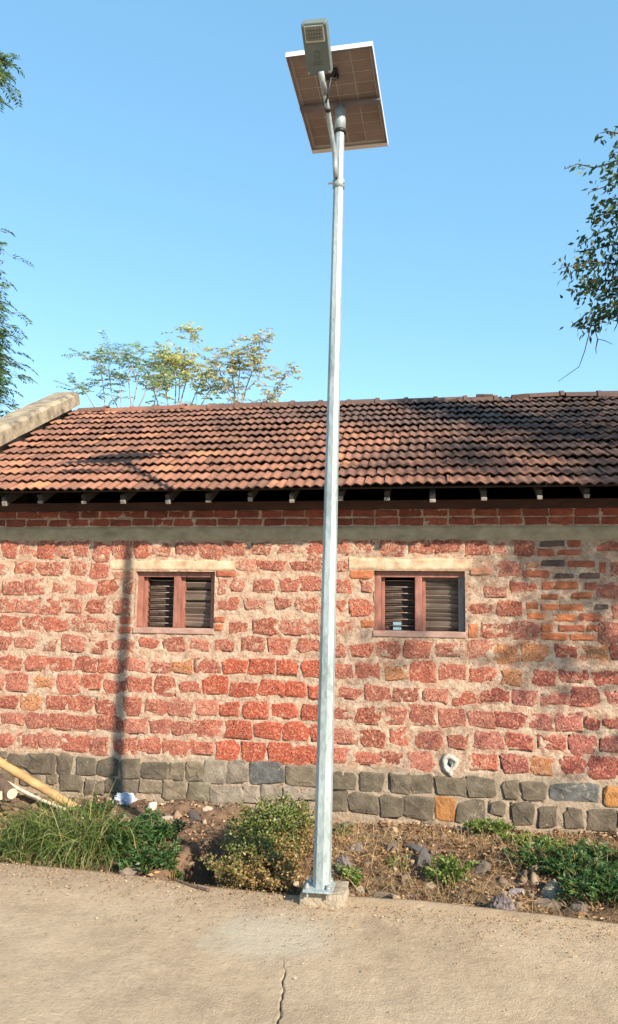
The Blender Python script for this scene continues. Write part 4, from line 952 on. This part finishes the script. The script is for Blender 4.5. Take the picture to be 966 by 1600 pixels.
# ------------------------------------------------------------------ plants
def rnd_dirs(n): v = rng.normal(size=(n, 3)); return v/np.linalg.norm(v, axis=1, keepdims=True)
def leaves_arr(P, D, L, Wd, fold=0.25, N=None):
    """P base, D unit axis; returns verts, quads of folded rhombic leaves"""
    n = len(P); L = np.broadcast_to(L, (n,))[:, None]; Wd = np.broadcast_to(Wd, (n,))[:, None]
    side = np.cross(D, rnd_dirs(n) if N is None else N); side /= (np.linalg.norm(side, axis=1, keepdims=True)+1e-9); up_ = np.cross(side, D)
    mid = P+D*L*0.45
    V = np.stack([P, mid+side*Wd/2+up_*Wd*fold, P+D*L, mid-side*Wd/2+up_*Wd*fold], 1).reshape(-1, 3)
    return V, np.arange(n*4).reshape(n, 4)
def blades_arr(P, D0, L, Wd, droop, seg=4):
    n = len(P); out = []
    side = np.cross(D0, np.tile([0, 0, 1.0], (n, 1)))+rng.normal(size=(n, 3))*.3; side /= np.linalg.norm(side, axis=1, keepdims=True)
    p = P.copy(); d = D0.copy(); rows = []
    for i in range(seg+1):
        w = (Wd*(1-i/seg)**.7+.0004)[:, None]
        rows.append(np.stack([p-side*w/2, p+side*w/2], 1))
        d = d+np.array([0, 0, -1.0])*(droop/seg*(i+.5)/seg*2)[:, None]; d /= np.linalg.norm(d, axis=1, keepdims=True)
        p = p+d*(L/seg)[:, None]
    V = np.stack(rows, 1).reshape(n, (seg+1)*2, 3)
    base = (np.arange(n)*(seg+1)*2)[:, None, None]
    q = np.array([[2*i, 2*i+1, 2*i+3, 2*i+2] for i in range(seg)])[None]
    return V.reshape(-1, 3), (base+q).reshape(-1, 4)
def cat_arr(parts):
    V = []; Fc = []; n = 0
    for v, f in parts: V.append(v); Fc.append(f+n); n += len(v)
    return np.concatenate(V), np.concatenate(Fc)

# long arching grass on the left: several tussocks
def tussock(px, py, n, L, spread, label, mat='grass', lean=(0, -.3)):
    c = on_verge(px, py); P = np.array(c)+np.stack([rng.normal(0, spread, n), rng.normal(0, spread*.7, n), np.zeros(n)], 1)
    P[:, 2] = verge_z(P[:, 0], P[:, 1])-.01
    D = np.stack([rng.normal(lean[0], .42, n), rng.normal(lean[1], .35, n), rng.uniform(.7, 1.3, n)], 1); D /= np.linalg.norm(D, axis=1, keepdims=True)
    V, Fc = blades_arr(P, D, rng.uniform(.45, 1.1, n)*L, rng.uniform(.006, .014, n), rng.uniform(.6, 2.8, n))
    o = mk('grass_tussock', V, Fc, M[mat], origin=c); tag(o, label, 'grass', 'grass tussocks on the verge'); return o
tussock(35, 1320, 420, .46, .15, 'broad grass tussock at the foot of the wood pile, leftmost on the verge', lean=(.1, -.35))
tussock(120, 1335, 480, .58, .13, 'tallest arching grass tussock in front of the bamboo tip', lean=(.0, -.35))
tussock(85, 1300, 260, .42, .12, 'grass tussock right under the thin bleached stick')
tussock(160, 1352, 260, .46, .10, 'grass tussock at the slab edge with straw coloured blades', lean=(.15, -.35))
tussock(10, 1345, 200, .22, .14, 'low grass tussock at the slab edge, far left corner')
tussock(60, 1352, 160, .20, .12, 'low straw coloured grass tussock along the slab edge', 'straw', lean=(0, -.6))
# weeds
def weed(name, px, py, n, rad, ht, ll, lw, mat, label, group, stems=14):
    c = on_verge(px, py); root = empty(name, c); tag(root, label, 'weed', group)
    sb = MB(); PP = []; DD = []
    for s in range(stems):
        a = random.uniform(0, 6.28); rr = rad*math.sqrt(random.random())
        b = c+Vector((math.cos(a)*rr*.4, math.sin(a)*rr*.3, -.02)); h = ht*random.uniform(.55, 1.05)
        tp = Vector((c.x+math.cos(a)*rr*1.1, c.y+math.sin(a)*rr*.8, 0)); tp.z = vz(tp.x, tp.y)+h*(1-.35*rr/rad)
        m = b.lerp(tp, .5)+Vector((0, 0, h*.18)); sb.tube([b, m, tp], [.004, .003, .0015], 4, False)
        k = max(3, n//stems)
        for i in range(k):
            t = .25+.75*random.random(); q = b.lerp(m, t*2) if t < .5 else m.lerp(tp, t*2-1)
            PP.append(q); DD.append((random.gauss(math.cos(a)*.5, .6), random.gauss(math.sin(a)*.4-.15, .6), random.uniform(-.25, .8)))
    P = np.array(PP)+rng.normal(0, .008, (len(PP), 3)); D = np.array(DD); D /= np.linalg.norm(D, axis=1, keepdims=True)
    V, Fc = leaves_arr(P, D, rng.uniform(.6, 1.2, len(P))*ll, rng.uniform(.7, 1.2, len(P))*lw)
    sb.build('stem', M['shrub_dry'], root); mk('foliage', V, Fc, M[mat], root); return root
G1, G2 = 'dark green weeds on the verge', 'green weeds on the dry bank'
weed('weed', 190, 1335, 1500, .30, .26, .055, .016, 'herb', 'dark green spreading weed between the tall grass and the drain hollow', G1, 40)
weed('weed', 240, 1318, 1200, .24, .24, .055, .015, 'herb', 'dark green weed hanging over the left rim of the drain hollow', G1, 36)
weed('weed', 262, 1352, 900, .16, .20, .05, .014, 'herb', 'dark weed hanging down into the drain hollow at the slab edge', G1, 34)
weed('weed', 222, 1356, 700, .16, .17, .05, .014, 'herb', 'low dark weed at the slab edge between the grass and the drain hollow', G1, 30)
weed('weed', 150, 1280, 400, .18, .20, .055, .014, 'herb', 'dark green weed below the crumpled sack', G1, 20)
weed('weed', 552, 1380, 260, .09, .14, .034, .014, 'herb_bright', 'small bright green weed right of the concrete footing', G2, 12)
weed('weed', 705, 1385, 650, .15, .22, .036, .016, 'herb_bright', 'bushy green weed alone in the middle of the dry bank', G2, 22)
weed('weed', 622, 1345, 110, .08, .08, .028, .010, 'herb_bright', 'small yellowish weed left of the upright boulder', G2, 10)
weed('weed', 533, 1312, 120, .07, .16, .03, .014, 'herb', 'thin dark weed growing at the wall just right of the post', G2, 8)
for (px, py, n, rad, ht, lb, mt) in ((765, 1305, 800, .22, .17, 'bright green creeper clump highest on the bank beside the pale broken stone', 'herb_bright'),
    (828, 1330, 800, .24, .14, 'creeper clump trailing along the foundation, second from the pale broken stone', 'herb_bright'),
    (850, 1360, 800, .22, .16, 'creeper clump above the large tan stone', 'herb'),
    (905, 1375, 1200, .26, .19, 'dense dark creeper clump in the shade of the foundation', 'herb'),
    (945, 1412, 1300, .26, .21, 'thick creeper clump reaching the slab edge in the right corner', 'herb'),
    (960, 1350, 900, .26, .17, 'creeper clump at the wall, rightmost on the bank', 'herb'),
    (880, 1340, 500, .2, .12, 'low creeper clump with reddish gaps below the long blue stone', 'herb_bright')):
    weed('creeper', px, py, n, rad, ht, .048, .014, mt, lb, 'creeper clumps on the bank', max(16, n//20))
# low shrub: small leaves, green above, withered below
def shrub():
    pts = [on_verge(q, 1372) for q in (350, 400, 450, 478)]; c = on_verge(415, 1365); root = empty('shrub', c)
    tag(root, 'rounded low shrub left of the post, green on top and withered brown below', 'shrub')
    x0, x1 = -1.36, -.93
    sb = MB(); gp, gd, dp, dd_ = [], [], [], []
    for s in range(330):
        u = random.random(); x = x0+(x1-x0)*u; y = random.uniform(4.99, 6.05)
        b = Vector((x, y, vz(x, y)-.02)); h = (.28+.05*math.sin(u*3.1)+random.uniform(-.09, .05))*(0.72+.28*(y-4.99)/1.0)
        tp = b+Vector((random.gauss(0, .07)-(.09*random.random() if u < .3 else 0), random.gauss(-.05, .06), h)); m = b.lerp(tp, .5)+Vector((random.gauss(0, .02), random.gauss(0, .02), .02))
        if s % 2 == 0: sb.tube([b, m, tp], [.0035, .003, .0012], 4, False)
        for i in range(85):
            t = random.random()**.8; q = b.lerp(m, t*2) if t < .5 else m.lerp(tp, t*2-1)
            q = q+Vector((random.gauss(0, .018), random.gauss(0, .018), random.gauss(0, .01)))
            dr = (random.gauss(0, .7), random.gauss(-.25, .6), random.uniform(-.2, .8))
            lim = 0.195 + 0.14*(u-.35) + random.gauss(0, .05)
            (gp if q.z-c.z > lim*0.95 else dp).append(q); (gd if q.z-c.z > lim*0.95 else dd_).append(dr)
    sb.build('stem', M['shrub_dry'], root)
    for nm, P, D, mt, sz in (('green_leaves', gp, gd, 'shrub_green', .025), ('withered_leaves', dp, dd_, 'shrub_dry', .023)):
        P = np.array(P); D = np.array(D); D /= np.linalg.norm(D, axis=1, keepdims=True)
        V, Fc = leaves_arr(P, D, rng.uniform(.6, 1.25, len(P))*sz, rng.uniform(.6, 1.2, len(P))*sz*.62)
        mk(nm, V, Fc, M[mt], root)
shrub()
# dead leaves, straw and gravel over the bank
def litter():
    n = 30000; X = rng.uniform(-4.6, 2.4, n); e = road_edge(X); s = rng.uniform(0, 1, n)**.9; Y = e+.01+s*(WY-.04-e)
    keep = (rng.uniform(size=n) < np.clip(.35+(X+1.0)*.5, .16, 1)) & (fbm(X*4, Y*4, 77, 3) > .33); X, Y = X[keep], Y[keep]; n = len(X)
    P = np.stack([X, Y, verge_z(X, Y)+rng.uniform(.002, .02, n)], 1)
    D = np.stack([rng.normal(size=n), rng.normal(size=n), rng.uniform(-.15, .5, n)], 1); D /= np.linalg.norm(D, axis=1, keepdims=True)
    a = leaves_arr(P, D, rng.uniform(.018, .05, n), rng.uniform(.008, .022, n), .4)
    o = mk('leaf_litter', a[0], a[1], M['litter'], origin=(0, 5.8, -.1)); tag(o, 'fallen brown leaves covering the dry bank', 'leaf litter', kind='stuff')
    n = 16000; X = rng.uniform(-1.2, 1.9, n); e = road_edge(X); s = rng.uniform(0.02, .95, n); Y = e+s*(WY-.05-e)
    k = fbm(X*3, Y*3, 99, 3) > .40; X, Y = X[k], Y[k]; n = len(X)
    P = np.stack([X, Y, verge_z(X, Y)], 1); D = np.stack([rng.normal(0, .8, n), rng.normal(-.2, .7, n), rng.uniform(.05, .9, n)], 1); D /= np.linalg.norm(D, axis=1, keepdims=True)
    V, Fc = blades_arr(P, D, rng.uniform(.05, .22, n), rng.uniform(.002, .0055, n), rng.uniform(.3, 1.6, n), 3)
    o = mk('dry_straw', V, Fc, M['straw'], origin=(0, 5.8, -.1)); tag(o, 'dry straw and dead grass tangled over the bank', 'straw', kind='stuff')
    # broken bits of stone all over the bank
    n = 1500; X = rng.uniform(-4.4, 2.2, n); e = road_edge(X); s = rng.uniform(0, 1, n); Y = e+.02+s*(WY-.06-e); k = fbm(X*2.5, Y*2.5, 55, 3) > .42; X, Y = X[k], Y[k]
    cube = np.array([(-1,-1,-1),(1,-1,-1),(1,1,-1),(-1,1,-1),(-.7,-.7,1),(.6,-.8,1),(.7,.7,1),(-.8,.6,1)], float); Vs = []; Fs = []
    cf_ = np.array([(3,2,1,0),(4,5,6,7),(0,1,5,4),(1,2,6,5),(2,3,7,6),(3,0,4,7)])
    for i in range(len(X)):
        sz = .006+.030*rng.uniform()**3; Mx = np.array(Quaternion((random.gauss(0, 1), random.gauss(0, 1), random.gauss(0, 1), random.gauss(0, 1))).normalized().to_matrix())
        v = (cube*(1+rng.uniform(-.3, .3, (8, 3))))*np.array([1.3, 1, .7])*sz; Vs.append(v @ Mx.T+np.array([X[i], Y[i], float(verge_z(X[i], Y[i]))+sz*.3])); Fs.append(cf_+8*i)
    o = mk('rubble', np.concatenate(Vs), np.concatenate(Fs), M['rubble'], origin=(0, 5.8, -.1)); tag(o, 'broken bits of stone and clods on the bank', 'rubble', kind='stuff')
    # crumbs on the slab near its edge
    n = 2600; X = rng.uniform(-3.4, 1.6, n); Y = road_edge(X)-np.abs(rng.normal(0, .45, n))*rng.uniform(0, 1, n)-.005
    P = np.stack([X, Y, np.full(n, .012)], 1); D = np.stack([rng.normal(size=n), rng.normal(size=n), rng.uniform(0, .25, n)], 1); D /= np.linalg.norm(D, axis=1, keepdims=True)
    a = leaves_arr(P, D, rng.uniform(.006, .02, n), rng.uniform(.004, .010, n), .5)
    o = mk('grit', a[0], a[1], M['litter'], origin=(0, 4.7, 0)); tag(o, 'small crumbs and leaf bits along the slab edge', 'grit', kind='stuff')
litter()

# ================================================================== trees
def limb(b, pts, r0, r1, n=6):
    pts = [Vector(p) for p in pts]; k = len(pts); b.tube(pts, [r0+(r1-r0)*i/(k-1) for i in range(k)], n, False)
def curve(a, b, bend, k=6):
    a, b = Vector(a), Vector(b); o = Vector((random.gauss(0, bend), random.gauss(0, bend), random.gauss(0, bend)))
    return [a.lerp(b, i/k)+o*math.sin(math.pi*i/k) for i in range(k+1)]

# --- big tree at the right: it stands in front of the house and shades the wall's right end
def right_tree():
    base = Vector((5.6, 4.6, -.1)); root = empty('shade_tree', base)
    tag(root, 'tree with dark hanging leaves reaching in over the roof at the right edge', 'tree', 'trees around the house')
    b = MB(); fork = Vector((5.3, 4.7, 3.4))
    limb(b, curve(base, fork, .1, 8), .17, .12, 10)
    LP, LD = [], []
    def twig(pts, n, spread, ll=1):
        pts = [Vector(p) for p in pts]
        for _ in range(n):
            i = random.randrange(len(pts)-1); q = pts[i].lerp(pts[i+1], random.random())+Vector((random.gauss(0, spread), random.gauss(0, spread), random.gauss(-.3*spread, spread*.8)))
            LP.append(q); LD.append((random.gauss(-.3, .5), random.gauss(0, .5), random.uniform(-1.2, .15)))
    Y0 = 7.3
    def pp(px, py, dy=0.0): return Vector(at_y(px, py, Y0+dy))
    hubs = {'a': pp(1080, 300, -.6), 'b': pp(1075, 440, -.5), 'c': pp(1060, 520, -.3), 'd': pp(1075, 190, -.6)}
    for h in hubs.values(): limb(b, curve(fork, h, .18, 8), .085, .035, 7)
    V_ = [  # visible sprays: hub, pixel path, leaves, spread
     ('a', ((985, 240), (955, 255), (928, 262), (903, 256), (882, 264)), 16, .022), ('a', ((1000, 290), (966, 275), (945, 292), (922, 300)), 9, .02),
     ('d', ((1000, 205), (975, 210), (950, 205), (938, 208)), 20, .045), ('d', ((1010, 230), (985, 235), (962, 238)), 40, .07),
     ('a', ((1000, 330), (970, 335), (950, 332), (935, 338)), 60, .07), ('a', ((990, 350), (960, 356), (930, 366), (905, 385)), 46, .055),
     ('a', ((1000, 262), (975, 268), (955, 278), (940, 284)), 40, .06), ('a', ((1005, 300), (980, 305), (958, 312), (944, 322)), 55, .07), ('d', ((1000, 250), (978, 258), (962, 262)), 40, .06),
     ('b', ((1000, 380), (965, 380), (935, 388), (915, 400)), 90, .075), ('b', ((1000, 410), (960, 412), (920, 410), (880, 418)), 90, .055),
     ('b', ((1000, 440), (965, 436), (935, 440), (905, 436)), 90, .06), ('b', ((1000, 470), (960, 455), (930, 452), (905, 460)), 60, .05),
     ('c', ((1010, 500), (975, 482), (945, 478), (925, 495), (912, 508)), 130, .055), ('c', ((1010, 470), (975, 465), (955, 475)), 70, .07), ('b', ((1000, 360), (985, 390), (962, 405)), 90, .09)]
    for hub, path, n, sp_ in V_:
        pts = [pp(x, y, random.uniform(-.25, .25)) for x, y in path]; limb(b, [hubs[hub]]+pts, .014, .0035, 5); twig(pts, int(n*1.7), sp_*1.1)
    for h in hubs.values():                                        # leafy boughs around the forks, out of the picture
        for j in range(7):
            t = h+Vector((random.uniform(-.1, .75), random.gauss(0, .4), random.gauss(0, .3))); limb(b, curve(h, t, .05, 3), .010, .003, 4); twig([h, h.lerp(t, .5), t], 60, .13)
    for path in (((960, 490), (925, 503), (914, 548), (905, 573), (872, 596)), ((960, 490), (927, 505), (934, 530), (945, 532), (957, 538)), ((934, 530), (931, 545), (932, 553))):
        limb(b, [pp(x, y, .05) for x, y in path], .007, .0025, 5)
    # crown beyond the frame
    for k in range(46):
        a = random.uniform(0, 6.28); rr = random.uniform(.4, 2.3)
        c = Vector((5.2+math.cos(a)*rr*1.0, 4.3+math.sin(a)*rr*.95, random.uniform(4.0, 7.4)-.12*rr)); limb(b, curve(fork, c, .2, 6), .035, .006, 5)
        for j in range(4):
            t = c+Vector((random.gauss(0, .38), random.gauss(0, .38), random.gauss(-.05, .3))); limb(b, curve(c, t, .05, 3), .006, .003, 4); twig([c, c.lerp(t, .5), t], 75, .13)
    # lower, thinner boughs whose leaves dapple the wall's right end
    for (x, y, z, n) in ((3.55, 4.75, 4.05, 42), (3.2, 5.0, 3.9, 26), (3.9, 4.6, 3.75, 42), (4.2, 4.3, 3.5, 34), (3.9, 4.2, 3.1, 16), (4.3, 4.0, 2.75, 24), (4.6, 4.1, 2.9, 34), (3.0, 5.2, 3.6, 12)):
        c = Vector((x, y, z)); limb(b, curve(fork, c, .12, 6), .02, .005, 5)
        for j in range(3):
            t = c+Vector((random.gauss(-.1, .22), random.gauss(.1, .22), random.gauss(-.05, .14))); limb(b, curve(c, t, .04, 3), .005, .002, 4); twig([c, t], n, .09)
    b.build('trunk', M['bark'], root, True)
    P = np.array(LP); D = np.array(LD); D /= np.linalg.norm(D, axis=1, keepdims=True)
    V, Fc = leaves_arr(P, D, rng.uniform(.05, .095, len(P)), rng.uniform(.022, .040, len(P)), .18)
    mk('crown', V, Fc, M['leaf_dark'], root)
right_tree()

# --- feathery tree behind the gable on the left
def pinnate(LP, LD, LN, a, d, L, pairs, droop=.5):
    """one compound leaf: a drooping stalk with leaflets in two rows"""
    d = Vector(d).normalized(); p = Vector(a); step = L/pairs; pts = [p.copy()]
    for i in range(pairs):
        d = (d+Vector((0, 0, -droop/pairs))).normalized(); p = p+d*step; pts.append(p.copy())
        s = d.cross(Vector((0, 0, 1)));
        if s.length < .05: s = Vector((1, 0, 0))
        s.normalize()
        for q in (-1, 1):
            LP.append(p); LD.append(tuple((s*q*.9+d*.5+Vector((0, 0, -.15))).normalized())); LN.append((0, 0, 1))
    return pts
def feather_tree(name, base, limbs, label, mat, leaf_l, leaf_w, L, pairs, per, droop=.6, r=.1, group='trees around the house', jitter=.18, updir=.35, bark='bark'):
    base = Vector(base); root = empty(name, base); tag(root, label, 'tree', group); b = MB(); LP, LD, LN = [], [], []
    for pts, r0, fr in limbs:
        pts = [Vector(p) for p in pts]; limb(b, pts, r0, r0*.28, 7)
        for _ in range(int(per*fr)):
            i = random.randrange(max(1, len(pts)//2-1), len(pts)-1) if random.random() < .35 else len(pts)-2
            t = pts[i].lerp(pts[i+1], random.random()**.6); a = random.uniform(0, 6.28)
            t = t+Vector((random.gauss(0, jitter), random.gauss(0, jitter), random.gauss(0, jitter)))
            st = pinnate(LP, LD, LN, t, (math.cos(a), math.sin(a), random.uniform(-.2, 1)*updir+.1), L*random.uniform(.6, 1.15), pairs, droop)
            limb(b, [pts[i+1]]+[st[0], st[-1]], .0045, .002, 3)
    b.build('trunk', M[bark], root, True)
    P = np.array([tuple(v) for v in LP]); D = np.array(LD); N = np.array(LN, float)*.35+rng.normal(0, .8, (len(LN), 3))
    P = P+rng.normal(0, .006, P.shape)
    V, Fc = leaves_arr(P, D, rng.uniform(.7, 1.2, len(P))*leaf_l, rng.uniform(.7, 1.2, len(P))*leaf_w, .1, N)
    mk('crown', V, Fc, M[mat], root); return root
def left_tree():
    Y0 = 12.5
    def pp(px, py, dy=0.0): return Vector(at_y(px, py, Y0+dy))
    base = Vector((float(pp(-420, 800)[0]), Y0+.3, -.4)); f1 = pp(-330, 700); f1.z = 2.6; L = []
    L.append((curve(base, f1, .15, 7), .24, 0))
    for (hx, hy, tips) in ((-160, 560, ((8, 610), (14, 585), (12, 555), (20, 540), (0, 520), (5, 500), (-5, 570), (10, 630), (-20, 600), (-10, 540), (-25, 520), (2, 590), (-30, 630), (-15, 615))),
                           (-190, 430, ((-2, 372), (8, 480), (-8, 455), (-12, 400), (-20, 425), (-25, 480), (-40, 350), (-60, 440), (-45, 410), (-4, 440))),
                           (-230, 220, ((18, 92), (8, 112), (14, 104), (-12, 100), (-6, 112), (-45, 90), (-40, 180), (-70, 250), (-80, 120))),
                           (-380, 330, tuple((random.uniform(-520, -120), random.uniform(80, 620)) for _ in range(34)))):
        h = pp(hx, hy, random.uniform(-.3, .3)); L.append((curve(f1, h, .25, 7), .12, 0.3))
        for (x, y) in tips: L.append((curve(h, pp(x-16, y, random.uniform(-.5, .5)), .15, 6), .035, 1.0))
    feather_tree('feathery_tree', base, L, 'tall feathery green tree behind the gable parapet, at the left edge', 'leaf_feather', .12, .028, .42, 10, 34, 1.0)
left_tree()
# --- three slight trees showing over the ridge
def back_tree(px, Y0, stems, label, mat, L, per, leaf_l, leaf_w, pairs, jitter, droop, updir=.5):
    def pp(x, y, dy=0.0): return Vector(at_y(x, y, Y0+dy))
    b0 = pp(px, 700); base = Vector((b0.x, Y0, -.4)); hub = Vector((b0.x, Y0, pp(px, 665).z)); Ls = [(curve(base, hub, .12, 6), .06, 0)]
    for (pth, fr) in stems:
        pts = [hub]+[pp(x, y, random.uniform(-.25, .25)) for x, y in pth]; fine = []
        for i in range(len(pts)-1): fine += [pts[i].lerp(pts[i+1], k/3) for k in range(3)]
        fine.append(pts[-1]); Ls.append((fine, .016, fr))
    feather_tree('slender_tree', base, Ls, label, mat, leaf_l, leaf_w, L, pairs, per, droop, jitter=jitter, updir=updir, bark='pale_bark')
back_tree(200, 14.0, ((((165, 640), (160, 590), (150, 560)), 1.0), (((175, 620), (170, 575), (178, 556)), 1.0), (((205, 630), (200, 585), (215, 560)), 1.0), (((225, 620), (232, 590), (240, 570)), 1.0), (((150, 640), (135, 615), (125, 605)), .7),
    (((190, 640), (188, 610), (186, 590)), .8), (((240, 640), (245, 610), (255, 598)), .7), (((215, 600), (205, 570), (195, 552)), .8)), 'slight blue green feathery tree above the ridge, nearest the gable', 'leaf_bluegreen', .42, 22, .085, .028, 9, .13, .35)
back_tree(272, 14.6, ((((262, 630), (258, 590), (262, 560)), 1.0), (((280, 620), (282, 580), (290, 565)), 1.2), (((290, 600), (300, 560), (303, 535), (298, 518)), .55), (((300, 630), (312, 600), (318, 585)), .9), (((250, 640), (240, 610), (250, 590)), .7),
    (((275, 600), (270, 570), (268, 560)), 1.0), (((310, 640), (325, 615), (332, 605)), .6)), 'yellowing tree in the middle of the three above the ridge', 'leaf_yellow', .26, 44, .085, .040, 5, .14, .4)
back_tree(372, 14.2, ((((360, 620), (345, 585), (340, 560)), 1.1), (((372, 610), (375, 575), (373, 550)), .9), (((380, 615), (405, 590), (408, 560), (404, 528)), 1.0), (((385, 605), (395, 580), (398, 562)), 1.0), (((365, 600), (362, 580), (368, 568)), .8),
    (((395, 640), (425, 620), (440, 595), (447, 583)), .7), (((400, 645), (420, 630), (424, 622)), .7), (((366, 640), (366, 620), (366, 608)), .7)), 'sparse pale tree with yellow tufts above the ridge, nearest the post', 'leaf_pale', .24, 34, .08, .038, 5, .12, .4)
print('laterite blocks', nb)
